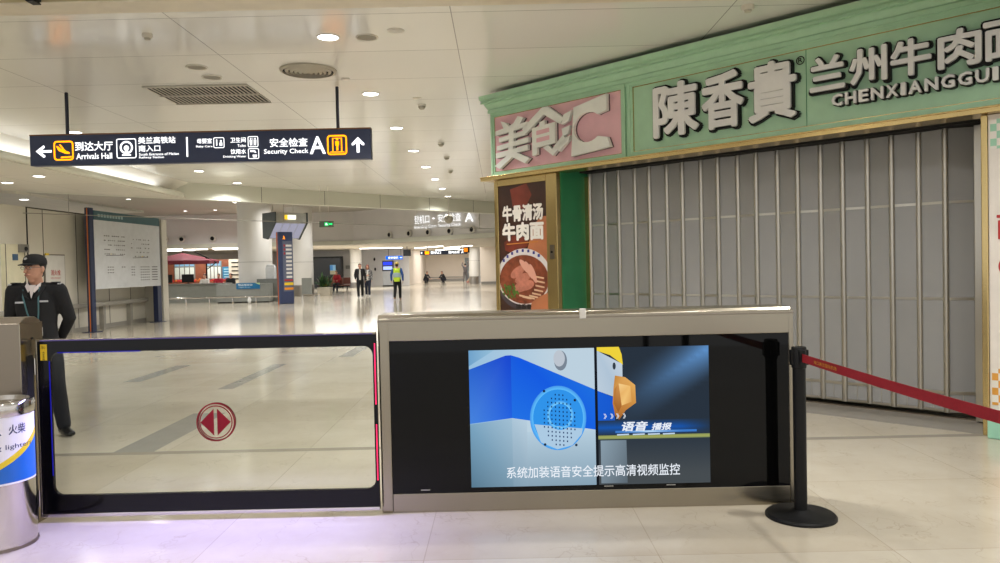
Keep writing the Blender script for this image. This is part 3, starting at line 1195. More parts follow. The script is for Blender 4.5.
sp([(560, 185), (575, 165), (585, 245), (572, 270), (556, 236)], (176, 112, 50), (206, 146, 80), (170, 104, 46), (150, 90, 40), (170, 104, 46))
sgrid(497, 908, 352, 366, 20, 2, lambda x, y: mixc((120, 134, 90), (168, 172, 92), 1 - abs(y - 358) / 8))
sgrid(497, 908, 298, 350, 24, 8, lambda x, y: mixc(mixc((40, 54, 74), (26, 84, 170), 1 - abs(y - 324) / 28), BEAMC(x, y), max(0, (x - 800) / 130)))
sgrid(560, 860, 336, 344, 20, 2, lambda x, y: mixc((60, 120, 200), (200, 232, 252), 1 - abs(x - 688) / 120 - abs(y - 340) / 10))
sp([(487, 35), (497, 35), (497, 530), (487, 530)], (22, 26, 32))
stx('》》', 518, 554, 273, 292)
stx('》》', 564, 600, 273, 292)
stx('语音', 584, 680, 303, 338, bold=0.03, shear=0.2)
stx('播报', 694, 768, 310, 336, bold=0.03, shear=0.2)
for xx in (566, 624, 680, 735):
    sp([(xx, 348), (xx + 44, 347), (xx + 44, 352), (xx, 353)], (190, 210, 232))
stx('系统加装语音安全提示高清视频监控', 156, 796, 458, 500, bold=0.008)
o = S.build('screen', cb, label='lit screen showing a blue and white machine')
_ca = o.data.color_attributes.new('picture', 'FLOAT_COLOR', 'POINT')
_ca.data.foreach_set('color', [c_ for v_ in SCOL for c_ in v_])

# --- gate cabinet with the hinge (far edge of the gate)
hc = thing('hinge_cabinet', 'tall brown steel gate cabinet behind the cylinder bin', 'cabinet', (-3.055, 4.40, 0))
b = MB()
b.prism([(0.0, 0.0), (0.22, 0.0), (0.22, 1.18), (0.20, 1.225), (0.15, 1.25), (0.06, 1.25), (0.0, 1.215)], -0.45, 0.225, STEEL_D,
        Matrix(((0, 0, 1, 0), (1, 0, 0, 0), (0, 1, 0, 0), (0, 0, 0, 1))))
b.build('housing', hc, bevel=0.004)
b = MB()
b.box(0.223, 0.229, 0.0, 0.215, 0.0, 1.215, STEEL)
b.build('side_plate', hc)
b = MB()
b.box(0.229, 0.233, 0.05, 0.11, 0.02, 1.02, mat('slot_black', (14, 14, 14), 0.5))
b.build('hinge_slot', hc)
b = MB()
b.cyl(0.008, 0, 0.004, BLACK, 12, Matrix.Translation((0.229, 0.11, 1.12)) @ Matrix.Rotation(R(90), 4, 'Y'))
b.build('screw_hole', hc)

# --- swinging glass gate
GX0, GX1, GY = -2.795, -0.755, 4.52
gt = thing('glass_gate', 'clear glass swing gate with black border and a round red emblem', 'gate', (GX0, GY, 0))
gw = GX1 - GX0
GZ0, GZ1 = 0.055, 1.10
inner = rrect(0.07, gw - 0.022, GZ0 + 0.11, GZ1 - 0.07, 0.055, 6)
outer = []
for (px, pz), c in zip(inner, range(len(inner))):
    q = c // 7
    outer.append([(gw, GZ0), (gw, GZ1), (0.0, GZ1), (0.0, GZ0)][q])
# give the outer outline distinct points along its edges
outer = []
ix0, ix1, iz0, iz1 = 0.07, gw - 0.022, GZ0 + 0.11, GZ1 - 0.07
for i, (px, pz) in enumerate(inner):
    q, t = i // 7, (i % 7) / 6.0
    if q == 0:
        outer.append((gw - 0.10 + 0.20 * t, GZ0) if t <= 0.5 else (gw, GZ0 + 0.20 * (t - 0.5)))
    elif q == 1:
        outer.append((gw, GZ1 - 0.10 + 0.20 * t) if t <= 0.5 else (gw - 0.20 * (t - 0.5), GZ1))
    elif q == 2:
        outer.append((0.10 - 0.20 * t, GZ1) if t <= 0.5 else (0, GZ1 - 0.20 * (t - 0.5)))
    else:
        outer.append((0, GZ0 + 0.10 - 0.20 * t) if t <= 0.5 else (0.20 * (t - 0.5), GZ0))
n = len(inner)
b = MB()
vs = []
for z in (0.012, -0.012):
    vs += [(p[0], p[1], z) for p in outer] + [(p[0], p[1], z) for p in inner]
fs = []
for i in range(n):
    j = (i + 1) % n
    fs.append((i, j, n + j, n + i))
    fs.append((2 * n + i, 3 * n + i, 3 * n + j, 2 * n + j))
    fs.append((n + i, n + j, 3 * n + j, 3 * n + i))
    fs.append((i, 2 * n + i, 2 * n + j, j))
b.add(vs, fs, INK, FR)
b.build('border', gt, label='black border around the clear pane')
b = MB()
b.prism(rrect(0.062, gw - 0.016, GZ0 + 0.102, GZ1 - 0.062, 0.06, 6), -0.005, 0.005, glass_mat('clear_gate_glass', (246, 248, 247)), FR)
b.build('pane', gt)
b = MB()
b.box(-0.012, 0.0, -0.016, 0.016, GZ0 - 0.02, GZ1 + 0.012, STEEL)
b.box(0.0, gw, -0.016, 0.016, GZ1, GZ1 + 0.012, STEEL)
b.box(0.0, gw, -0.016, 0.016, GZ0 - 0.022, GZ0, CHROME)
b.build('steel_edge', gt, bevel=0.003)
for z in (0.15, 0.95):
    b = MB()
    b.cyl(0.007, z - 0.05, z + 0.05, CHROME, 14, Matrix.Translation((-0.019, -0.01, 0)))
    b.build('hinge', gt, smooth=40)
RED_E = mat('red_film', (118, 0, 20), 0.35, spec=0.3)
ex = -1.737 - GX0
ez = 0.588
b = MB()
ring(b, ex, ez, 0.1095, 0.117, RED_E, 0.0135, 48, FR)
ring(b, ex + 0.002, ez + 0.001, 0.094, 0.1005, RED_E, 0.0135, 48, FR)
b.poly([(ex - 0.010, ez - 0.082), (ex - 0.010, ez + 0.082), (ex - 0.092, ez)], RED_E, 0.0135, FR)
b.poly([(ex + 0.010, ez + 0.082), (ex + 0.010, ez - 0.082), (ex + 0.092, ez)], RED_E, 0.0135, FR)
# the same emblem printed on the rear face
ring(b, ex, ez, 0.1095, 0.117, RED_E, -0.0065, 48, FR)
em = b.build('emblem', gt, label='round red emblem of two triangles')
em.location = (0, 0.0075, 0)
b = MB()
b.box(0.018, 0.058, -0.0135, -0.012, GZ1 - 0.115, GZ1 - 0.018, mat('yellow_sticker', (222, 186, 24), 0.5))
b.text('当心', (0.026, 0.05, GZ1 - 0.045, GZ1 - 0.027), BLACK, 0, 0.01, 0.014, FR)
for i, s in enumerate('夹手危险'):
    b.text(s, (0.031, 0.045, GZ1 - 0.062 - i * 0.0135 - 0.011, GZ1 - 0.062 - i * 0.0135), BLACK, 0, 0.02, 0.014, FR)
b.build('warning_sticker', gt, label='yellow warning sticker')
LED_B = glow('blue_led', (30, 30, 190), 0.6)
LED_R = glow('red_led', (255, 50, 100), 1.6)
b = MB()
b.box(ix0 - 0.003, ix0 + 0.003, -0.0128, -0.012, iz0 + 0.12, iz1 - 0.05, LED_B)
b.box(ix0 + 0.05, ix0 + 0.55, -0.0128, -0.012, iz1 - 0.003, iz1 + 0.003, LED_B)
b.build('light_strip', gt, label='blue light strip')
b = MB()
b.box(gw - 0.012, gw - 0.006, -0.0135, -0.012, GZ0 + 0.62, GZ0 + 0.99, LED_R)
b.box(gw - 0.012, gw - 0.006, -0.0135, -0.012, GZ0 + 0.16, GZ0 + 0.50, LED_R)
b.build('light_strip', gt, label='red light strip')
b = MB()
b.box(0.02, gw - 0.02, -0.0165, -0.016, GZ1 + 0.001, GZ1 + 0.008, glow('violet_glow', (110, 96, 160), 0.5))  # added glowing strip; the top edge itself is plain steel
b.build('light_strip', gt, label='thin added violet glow along the top edge')
area_lamp('gate_violet_fill', ((GX0 + GX1) / 2 + 0.1, GY - 0.05, 1.04), 1.9, 0.02, 34.0, (0.38, 0.35, 1.0), (R(-24), 0, 0), 150)  # added area light that tints the floor before the gate violet

# --- lighter bin
bn = thing('lighter_bin', 'polished steel cylinder bin for lighters with a white and blue sign', 'bin', (-2.83, 4.165, 0))
b = MB()
b.lathe([(0.175, 0.0), (0.185, 0.01), (0.185, 0.735), (0.187, 0.74)], CHROME, 64)
b.build('drum', bn, smooth=40)
b = MB()
b.lathe([(0.190, 0.735), (0.192, 0.74), (0.192, 0.80), (0.187, 0.81), (0.168, 0.81), (0.160, 0.785), (0.10, 0.775), (0.02, 0.78)], CHROME, 64)
b.build('rim', bn, smooth=40)
b = MB()
b.lathe([(0.182, 0.0), (0.19, 0.002), (0.19, 0.018), (0.182, 0.02)], STEEL_D, 64)
b.build('base_ring', bn, smooth=40)


def wrap(mb, s, a0, a1, z0, z1, m, rad, bold=0.0):
    q = MB()
    q.text(s, (0, 1, z0, z1), m, 0, bold)
    mb.add([(rad * math.cos(a0 + v[0] * (a1 - a0)), rad * math.sin(a0 + v[0] * (a1 - a0)), v[1]) for v in q.v], q.f, m)


def wrap_strip(mb, a0, a1, fz0, fz1, m, rad, n=48):
    vs, fs = [], []
    for i in range(n + 1):
        a = a0 + (a1 - a0) * i / n
        for z in (fz0(i / n), fz1(i / n)):
            vs.append((rad * math.cos(a), rad * math.sin(a), z))
    for i in range(n):
        fs.append((2 * i, 2 * i + 2, 2 * i + 3, 2 * i + 1))
    mb.add(vs, fs, m)


b = MB()
SIGNW = mat('white_vinyl', (226, 224, 222), 0.35)
A0, A1 = R(-145), R(22)
wrap_strip(b, A0, A1, lambda t: 0.365, lambda t: 0.733, SIGNW, 0.1865)
swoop = lambda t: 0.40 + 0.20 * max(0, t - 0.25) ** 1.5 * 1.6
wrap_strip(b, A0, A1, lambda t: 0.375, lambda t: swoop(t) + 0.005, mat('blue_vinyl', (24, 98, 178), 0.35), 0.1868)
wrap_strip(b, A0, A1, lambda t: swoop(t) - 0.0, lambda t: swoop(t) + 0.022 + 0.02 * t, mat('yellow_vinyl', (220, 192, 40), 0.35), 0.1871)
NV = mat('navy_print', (36, 44, 84), 0.5)
wrap(b, '弃置打火机、火柴', R(-128), R(-9), 0.635, 0.69, NV, 0.1874, 0.012)
wrap(b, 'Discarding lighters', R(-118), R(4), 0.55, 0.584, NV, 0.1874, 0.0)
b.build('wrap_sign', bn, label='white and blue wrap-around sign')

# --- stanchions and belts
BELT = mat('red_belt_webbing', (150, 14, 30), 0.7, noise=(80, 0.1))


def stanchion(label, loc):
    t = thing('stanchion', label, 'stanchion', loc, 0, 'black belt stanchions')
    q = MB()
    q.lathe([(0.0, 0.0), (0.197, 0.0), (0.197, 0.012), (0.188, 0.022), (0.06, 0.034), (0.045, 0.045)], BLACK, 48)
    q.build('base', t, smooth=40)
    q = MB()
    q.lathe([(0.036, 0.03), (0.036, 0.87)], BLACK, 28)
    q.build('pole', t, smooth=40)
    q = MB()
    q.lathe([(0.036, 0.865), (0.041, 0.87), (0.041, 0.985), (0.037, 0.99)], BLACK, 28)
    for i in range(4):
        a = i * PI / 2
        q.box(0.034, 0.050, -0.016, 0.016, 0.885, 0.972, BLACK, Matrix.Rotation(a, 4, 'Z'))
    q.build('belt_head', t, smooth=40)
    return t


PA, PB, PC = (1.72, 4.33, 0), (1.79, 1.83, 0), (1.77, -0.06, 0)
stanchion('black belt stanchion standing before the end of the display cabinet', PA)
stanchion('black belt stanchion nearer the camera, holding the other end of the red belt', PB)
stanchion('black belt stanchion beside the camera, last of the belt line', PC)


def belt(p, q, label, txt):
    a = Vector((p[0], p[1] - 0.05, 0.93))
    c = Vector((q[0], q[1] + 0.05, 0.93))
    n = 20
    mb = MB()
    vs, fs = [], []
    for i in range(n + 1):
        t = i / n
        pt = a.lerp(c, t)
        pt.z -= 0.012 * math.sin(PI * t)
        for dx in (-0.0012, 0.0012):
            for dz in (-0.0235, 0.0235):
                vs.append((pt.x + dx, pt.y, pt.z + dz))
    for i in range(n):
        o, e = 4 * i, 4 * i + 4
        fs += [(o, e, e + 1, o + 1), (o + 2, o + 3, e + 3, e + 2), (o + 1, e + 1, e + 3, o + 3), (o, o + 2, e + 2, e)]
    mb.add(vs, fs, BELT)
    if txt:
        # small yellow print on the face towards the camera, runs along the belt
        M = Matrix(((0, 0, -1, a.x - 0.0022), (-1, 0, 0, a.y), (0, 1, 0, 0.93), (0, 0, 0, 1)))
        M = Matrix(((0, 0, -1, a.x + 0.001), (-1, 0, 0, a.y), (0, 1, 0, 0.928), (0, 0, 0, 1)))
        mb.text('海口美兰国际机场', (0.16, 0.44, -0.010, 0.010), mat('yellow_thread', (206, 150, 40), 0.7), 0, 0.01, 0.0035, M)
    return tag(mb.build('barrier_belt'), label, 'belt', 'red barrier belts')


belt(PA, PB, 'red barrier belt running from the stanchion at the cabinet end past the shutter', True)
belt(PB, PC, 'red barrier belt beside the camera between the last two stanchions', False)

# ================================================================== CEILING FITTINGS
def downlight(label, x, y, z, lit=True, power=26, group='round downlights', r=0.12):
    t = thing('ceiling_downlight', label, 'ceiling light', (x, y, z), 0, group)
    q = MB()
    q.lathe([(r, 0.004), (r, -0.006), (r * 0.94, -0.012), (r * 0.86, -0.008), (r * 0.82, 0.004)], WHITE, 36, cap=False)
    q.build('trim_ring', t, smooth=50)
    q = MB()
    q.cyl(r * 0.84, -0.006, 0.0, LAMP if lit else mat('unlit_diffuser', (150, 144, 128), 0.5), 36)
    q.build('diffuser', t)
    if lit:
        d = bpy.data.lights.new('downlight_lamp', 'SPOT')
        d.energy = power
        d.spot_size = R(150)
        d.spot_blend = 0.8
        d.shadow_soft_size = r * 0.8
        d.color = (1.0, 0.995, 0.985)
        o = bpy.data.objects.new('downlight_lamp', d)
        o.location = (x, y, z - 0.03)
        COL.objects.link(o)
    return t


ORD = ['first', 'second', 'third', 'fourth', 'fifth', 'sixth', 'seventh', 'eighth']
for i in range(8):
    downlight('%s lit round downlight from the beam in the row running over the concourse' % ORD[i], -1.69, 7.66 + 2.52 * i, 3.85, True, 300)
for i, y in enumerate((12.46, 15.0, 17.59, 20.15)):
    downlight(['lit downlight just above the hanging sign by its first pole', 'lit downlight hidden behind the hanging sign', 'lit downlight under the middle of the hanging sign beside the cove',
               'lit downlight by the corner of the pale ceiling edge'][i], -6.98, y, 3.85, True, 300)
for i, (x, y) in enumerate(((-3.43, 8.67), (-3.43, 9.13))):
    downlight(['unlit round downlight nearer the beam beside the slatted grille', 'unlit round downlight nearer the slatted grille'][i], x, y, 3.85, False)
downlight('unlit grey round fitting beside the first lit downlight', -1.30, 7.69, 3.85, False, r=0.115)
# unseen downlights over the camera side; those nearest the shop added to light its fascia
for lb, x, y in (('downlight over the gate line, in the concourse row before the beam', -1.69, 4.1), ('downlight over the camera side floor, second before the beam', -1.69, 1.6),
                 ('added unseen downlight over the floor between the pink panel and the display cabinet', 0.6, 5.7), ('added unseen downlight over the red belt near the shop plinth', 2.7, 4.1),
                 ('downlight over the middle stanchion of the belt line', 2.2, 0.9), ('downlight over the cylinder bin and hinge cabinet', -4.6, 4.6), ('downlight over the floor before the cylinder bin', -4.6, 1.6)):
    downlight(lb, x, y, 3.85, True, 270 if x > 0 else 90)
# low ceiling and upper hall
for i, (x, y, z) in enumerate(((-7.7 - 1.2, 14.6, 3.42), (-10.1, 15.5, 3.42), (-11.6, 18.4, 3.36), (-13.0, 21.9, 3.36))):
    downlight(['lit downlight in the low ceiling beside the rounded cove lip', 'lit downlight in the low ceiling above the tall wall cabinet',
               'lit downlight over the top of the panelled wall', 'far lit downlight over the top of the panelled wall near the map board'][i], x, y, z, True, 70)
HALL_SPOTS = [(-12.8, 31.8), (-17.5, 35.6), (-16.2, 43.0), (-18.0, 43.2), (-14.2, 43.0), (-20.8, 31.5), (-6.0, 26.5), (-9.5, 26.5), (-4.0, 30.0), (-7.5, 30.0), (-11.0, 28.5),  # those over the walkers are unseen, added to light the hall
              (-3.0, 34.0), (-6.5, 34.5), (-10.0, 36.0), (-5.5, 38.5), (-9.0, 41.0), (-13.5, 38.5), (-16.5, 29.0)]
for i, (x, y) in enumerate(HALL_SPOTS):
    where = ('before the umbrella shop' if x < -12 else 'added over the walkers') + (' nearer the gate' if y < 33 else ' nearer the bulkhead')
    same = [q for q in HALL_SPOTS[:i] if (q[0] < -12) == (x < -12) and (q[1] < 33) == (y < 33)]
    downlight('%s small lit downlight in the grey hall ceiling %s' % (ORD[len(same)], where), x, y, 5.0, True, 430)

# slatted return grille
gr = thing('ceiling_grille', 'long slatted air grille set in the ceiling above the hanging sign', 'vent', (-3.80, 10.02, 3.85))
b = MB()
b.box(-0.66, 0.66, -0.5, 0.5, -0.004, 0.0, mat('grille_dark', (20, 19, 18), 0.8))
b.build('backing', gr)
b = MB()
for i in range(24):
    x = -0.65 + i * 1.3 / 23
    b.box(x - 0.009, x + 0.009, -0.5, 0.5, -0.009, -0.004, mat('grille_grey', (200, 196, 184), 0.5))
for y in (-0.5, 0.0, 0.5):
    b.box(-0.66, 0.66, y - 0.014, y + 0.014, -0.022, -0.004, mat('grille_grey', (200, 196, 184), 0.5))
b.build('slats', gr)
# round diffuser
rd = thing('round_vent', 'round ringed air diffuser in the ceiling beside the slatted grille', 'vent', (-2.21, 8.91, 3.85))
b = MB()
b.cyl(0.31, -0.006, 0.0, mat('grille_dark', (20, 19, 18), 0.8), 48)
b.build('backing', rd)
for i, r_ in enumerate((0.33, 0.27, 0.215, 0.165, 0.115, 0.065)):
    b = MB()
    b.lathe([(r_, -0.002), (r_ - 0.004, -0.018 - 0.004 * i), (r_ - 0.036, -0.028 - 0.004 * i), (r_ - 0.032, -0.006)], mat('diffuser_grey', (182, 176, 160), 0.5), 48, cap=False)
    b.build('ring', rd, smooth=40)


def small_dome(name, label, cat, x, y, z, r, m, drop, ball):
    t = thing(name, label, cat, (x, y, z), 0)
    q = MB()
    q.lathe([(r, 0.002), (r, -drop * 0.6), (r * 0.8, -drop)], m, 24)
    q.build('mount', t, smooth=40)
    if ball:
        q = MB()
        q.ball((0, 0, -drop * 0.9), r * 0.82, mat('dome_glass', (170, 165, 150), 0.2))
        q.build('dome', t, smooth=60)
    elif drop > 0.02:
        q = MB()
        q.lathe([(r * 0.6, -drop), (r * 0.5, -drop - 0.02)], mat('detector_grille', (190, 185, 172), 0.6), 20)
        q.build('sensor', t, smooth=40)


small_dome('smoke_detector', 'small smoke detector near the orange glow on the ceiling', 'smoke detector', -3.42, 7.44, 3.85, 0.05, WHITE, 0.04, False)
small_dome('smoke_detector', 'small smoke detector on the ceiling over the shop fascia', 'smoke detector', 2.35, 7.0, 3.85, 0.06, WHITE, 0.04, False)
small_dome('ceiling_speaker', 'flat pale disc on the ceiling between the first downlight and the shop', 'speaker', -0.98, 7.5, 3.85, 0.085, WHITE, 0.012, False)
small_dome('ceiling_speaker', 'tiny pale disc on the ceiling below the round diffuser', 'speaker', -1.86, 9.35, 3.85, 0.05, WHITE, 0.012, False)
small_dome('ceiling_speaker', 'tiny pale disc on the ceiling above the nearest dome camera', 'speaker', -1.1, 10.5, 3.85, 0.06, WHITE, 0.012, False)
for i, (x, y) in enumerate(((-1.08, 10.96), (-1.07, 14.38), (-1.09, 16.2), (-1.16, 18.55))):
    small_dome('dome_camera', '%s round dome camera from the beam under the ceiling beside the downlight row' % ORD[i], 'camera', x, y, 3.85, 0.065, WHITE, 0.02, True)
dc = thing('dome_camera', 'dome camera hanging below the pale ceiling edge, before the lit lettering', 'camera', (-1.66, 25.0, 3.85))
b = MB()
b.cyl(0.02, -0.65, 0, WHITE, 10)
b.build('rod', dc)
b = MB()
b.ball((0, 0, -0.78), 0.15, mat('dome_glass', (170, 165, 150), 0.2))
b.build('dome', dc, smooth=60)

# ================================================================== HANGING DIRECTION SIGN
ds = thing('direction_sign', 'long navy hanging direction sign with lit white and amber writing', 'sign', (-3.818, 9.75, 2.905))
SWD, SHT = 4.39, 0.385
b = MB()
b.box(-SWD / 2, SWD / 2, -0.06, 0.06, 0, SHT, NAVY)
b.build('sign_box', ds, bevel=0.006)
b = MB()
b.box(-SWD / 2, SWD / 2, -0.064, 0.064, SHT, SHT + 0.016, mat('brown_sign_cap', (128, 88, 52), 0.5))
b.build('top_cap', ds)
for x in (-1.735, 1.765):
    b = MB()
    b.tube([(x, 0, SHT + 0.01, 0.022), (x, 0, 0.935, 0.022)], mat('navy_pole', (26, 30, 48), 0.4), 12)
    b.build('pole', ds, smooth=60)


def DX(px, py):        # direction-sign drawing: reads photo-proportional units 30..372 across, 0..30 down
    return (-SWD / 2 + (px - 30.0) / 342.4 * SWD, SHT - py / 29.8 * SHT)


def dbox(x0, x1, y0, y1):
    a, c = DX(x0, y1), DX(x1, y0)
    return (a[0], c[0], a[1], c[1])


Z1 = 0.062


def dtext(s, x0, x1, y0, y1, m=W_LIT, bold=0.012):
    q = MB()
    q.text(s, dbox(x0, x1, y0, y1), m, 0, bold, Z1, FR)
    q.build('lettering', ds)


def dpolys(name, lst, m):
    q = MB()
    for p in lst:
        q.poly([DX(*v) for v in p], m, Z1, FR)
    q.build(name, ds)


def dsq(q, x0, x1, y0, y1, w, m):
    bo = dbox(x0, x1, y0, y1)
    e = w / 342.4 * SWD
    o_ = rrect(bo[0], bo[1], bo[2], bo[3], e * 2.2, 4)
    i_ = rrect(bo[0] + e, bo[1] - e, bo[2] + e, bo[3] - e, e * 1.4, 4)
    frame2(q, o_, i_, m, Z1, FR)


dpolys('arrow', [[(36, 15.5), (44, 9.5), (45, 10.5), (45, 12), (42, 14.4), (52, 14.4), (52, 16.8), (42, 16.8), (45.6, 20), (45, 21.6), (43.4, 21.6)]], W_LIT)
q = MB()
dsq(q, 54, 74, 5.5, 25, 1.5, O_LIT)
for p in ([(56.5, 10.5), (58, 10.5), (61, 13), (70, 17), (70, 18.6), (66, 18.4), (59, 15.4)], [(59.5, 9), (61.2, 9), (66, 15.6), (63.6, 15)], [(61, 21.2), (72, 20.8), (72, 22.2), (61, 22.6)]):
    q.poly([DX(*v) for v in p], O_LIT, Z1, FR)
q.build('arrivals_pictogram', ds)
dtext('到达大厅', 75.5, 113.5, 6.8, 16, bold=0.014)
dtext('Arrivals Hall', 76.5, 112.5, 18.2, 24.2, bold=0.010)
q = MB()
dsq(q, 117, 137, 4.6, 24.2, 0.9, W_LIT)
c = DX(127, 13.5)
u_ = SWD / 342.4
ring(q, c[0], c[1], 4.8 * u_, 6.6 * u_, W_LIT, Z1, 28, FR)
q.poly(disc(c[0], c[1] - 0.5 * u_, 2.6 * u_, 16), W_LIT, Z1, FR)
q.poly([DX(125.6, 15), DX(128.4, 15), DX(128.8, 20.5), DX(125.2, 20.5)], W_LIT, Z1 + 0.0005, FR)
q.poly([DX(122.5, 20.2), DX(131.5, 20.2), DX(131.5, 21.6), DX(122.5, 21.6)], W_LIT, Z1 + 0.001, FR)
q.build('railway_pictogram', ds)
dtext('美兰高铁站', 139, 176.5, 3.4, 10.2, bold=0.014)
dtext('南入口', 139.3, 161, 11.6, 18, bold=0.014)
dtext('South Entrance of Meilan', 139.5, 179.5, 19.3, 21.9, bold=0.007)
dtext('Railway Station', 139.5, 164.5, 22.6, 25.3, bold=0.007)
dpolys('divider', [[(187.2, 4.4), (188.8, 4.4), (188.8, 24), (187.2, 24)]], W_LIT)
dtext('母婴室', 198, 213, 6.2, 11.2, bold=0.014)
dtext('Baby Care', 197, 213.5, 13, 15.6, bold=0.007)
q = MB()
dsq(q, 214.5, 225.5, 5.4, 16, 0.7, W_LIT)
for p in ([(217.2, 7.5), (218.4, 7.5), (218.4, 13.5), (217.2, 13.5)], [(220.5, 10.5), (223.4, 10.5), (223.4, 13.8), (220.5, 13.8)], disc(222, 9, 1.0, 10)):
    q.poly([DX(*v) for v in p], W_LIT, Z1, FR)
q.build('baby_pictogram', ds)
dtext('卫生间', 231.5, 247, 5.8, 11, bold=0.014)
dtext('Toilet', 238.5, 247, 12.8, 15.4, bold=0.007)
q = MB()
dsq(q, 249, 259.5, 5, 15.8, 0.7, W_LIT)
for xx in (252, 256.4):
    q.poly([DX(*v) for v in disc(xx, 7.4, 0.8, 10)], W_LIT, Z1, FR)
    q.poly([DX(xx - 1.2, 8.6), DX(xx + 1.2, 8.6), DX(xx + 0.8, 14), DX(xx - 0.8, 14)], W_LIT, Z1, FR)
q.poly([DX(254, 6.6), DX(254.4, 6.6), DX(254.4, 14.4), DX(254, 14.4)], W_LIT, Z1, FR)
q.build('toilet_pictogram', ds)
dtext('饮用水', 231.5, 247, 17.4, 22.4, bold=0.014)
dtext('Drinking Water', 224, 247, 23.6, 26.4, bold=0.007)
q = MB()
dsq(q, 249, 260, 17, 27.5, 0.7, W_LIT)
for p in ([(251.2, 19), (256, 19), (257.4, 21.4), (256, 21.4), (254.8, 20.6), (251.2, 20.6)], [(253.4, 23.4), (258, 23.4), (257.4, 26), (254, 26)]):
    q.poly([DX(*v) for v in p], W_LIT, Z1, FR)
q.build('water_pictogram', ds)
dtext('安全检查', 271, 309, 7.5, 16.3, bold=0.014)
dtext('Security Check', 265, 309.5, 18.2, 24.2, bold=0.010)
dtext('A', 311, 327, 6.5, 24, bold=0.014)
q = MB()
dsq(q, 328.5, 348.5, 5.6, 25.4, 1.5, O_LIT)
for p in ([(331.6, 22), (345.6, 22), (345.6, 23), (331.6, 23)], [(333.6, 9), (334.8, 9), (334.8, 22), (333.6, 22)], [(342.4, 9), (343.6, 9), (343.6, 22), (342.4, 22)],
          [(336.6, 11.6), (340.6, 11.6), (340.4, 16), (339.6, 16.2), (339.6, 21), (337.6, 21), (337.6, 16.2), (336.8, 16)], disc(338.6, 9.8, 1.2, 12), [(333.6, 8.4), (343.6, 8.4), (343.6, 9.2), (333.6, 9.2)]):
    q.poly([DX(*v) for v in p], O_LIT, Z1, FR)
q.build('security_pictogram', ds)
dpolys('arrow', [[(359.5, 8), (366, 14.6), (365.6, 16.4), (363.8, 16.2), (361, 13.6), (361, 23.4), (358, 23.4), (358, 13.6), (355, 16.2), (353.4, 16.2), (353, 14.6)]], W_LIT)

# ================================================================== far signs and fittings
wr = thing('suspended_rail', 'thin suspended wire rail crossing the hall before the columns', 'rail', (-10.9, 17.2, 2.93))
b = MB()
b.tube([(-0.2, -0.2, 0, 0.009), (10.9, 12.6, 0, 0.009)], mat('rail_grey', (150, 146, 136), 0.5), 8)
b.build('rail', wr)
for t in (0.06, 0.42, 0.75, 0.95):
    b = MB()
    b.tube([(10.7 * t, 12.4 * t, 0, 0.008), (10.7 * t, 12.4 * t, 0.5 if t < 0.1 else 0.92, 0.008)], mat('rail_grey', (196, 190, 176), 0.4), 6)
    b.build('hanger', wr)

es = thing('exit_sign', 'small green lit exit sign hanging on two thin rods', 'exit sign', (-4.88, 21.3, 2.68))
b = MB()
b.box(-0.2, 0.2, -0.03, 0.03, 0, 0.17, mat('exit_housing', (96, 108, 92), 0.5))
b.build('housing', es)
b = MB()
GL = glow('exit_green', (40, 255, 120), 1.6)
b.poly([(-0.06, 0.03), (0.06, 0.03), (0.06, 0.14), (-0.06, 0.14)], glow('exit_green_dim', (30, 190, 90), 1.0), 0.032, FR)
b.poly([(-0.02, 0.05), (0.0, 0.05), (0.01, 0.08), (0.03, 0.05), (0.045, 0.055), (0.02, 0.10), (0.0, 0.12), (-0.03, 0.10), (-0.03, 0.08)], glow('exit_white', (220, 255, 230), 1.4), 0.0325, FR)
b.poly([(0.07, 0.07), (0.13, 0.07), (0.13, 0.05), (0.18, 0.085), (0.13, 0.12), (0.13, 0.10), (0.07, 0.10)], GL, 0.032, FR)
b.build('face', es)
for x in (-0.18, 0.06):
    b = MB()
    b.tube([(x, 0, 0.16, 0.006), (x, 0, 1.16, 0.006)], WHITE, 6)
    b.build('rod', es)

# lettering on the bulkhead (along its slanted face)
pA, pB = Vector((-9, 46.4, 0)), Vector((0.76, 38.1, 0))
dv = (pB - pA).normalized()
MB45 = Matrix(((dv.x, dv.y, 0, pA.x), (dv.y, -dv.x, 0, pA.y), (0, 0, 1, 0), (0, 0, 0, 1)))
MB45 = Matrix(((dv.x, 0, dv.y, pA.x), (dv.y, 0, -dv.x, pA.y), (0, 1, 0, 0), (0, 0, 0, 1)))   # x along the wall, y up, z out of it


def along(px):
    # distance along the slanted bulkhead whose direction from the camera has slope px
    r = (px - 500) / 750.0
    # (pA.x + t dv.x) = r (pA.y + t dv.y)
    return (r * pA.y - pA.x) / (dv.x - r * dv.y)


bl = thing('bulkhead_lettering', 'lit white lettering on the grey bulkhead above the far hall', 'sign', (0, 0, 0))
for s, x0, x1, z0_, z1_, bo in (('登机口', 416.5, 431.5, 3.93, 4.40, 0.012), ('·', 434.5, 437, 4.12, 4.22, 0.03), ('安全检查', 440, 463, 3.93, 4.38, 0.012), ('A', 467, 475.5, 3.84, 4.34, 0.02),
                              ('Boarding Gates', 416.5, 438.5, 3.62, 3.84, 0.008), ('Security Check', 440.5, 463, 3.62, 3.84, 0.008)):
    q = MB()
    q.text(s, (along(x0), along(x1), z0_, z1_), W_FAR, 0.0, 0.0 if len(s) > 1 else bo, 0.06, MB45)
    q.build('lettering', bl)
def nozzle(label, P, M):
    t = thing('air_nozzle', label, 'air nozzle', P, 0, 'round air nozzles on the bulkhead')
    q = MB()
    q.lathe([(0.20, 0.0), (0.20, 0.05), (0.14, 0.10), (0.12, 0.06)], WHITE, 20, M, cap=False)
    q.build('ring', t, smooth=40)
    q = MB()
    q.cyl(0.13, 0.0, 0.07, BLACK, 20, M)
    q.build('nozzle', t)


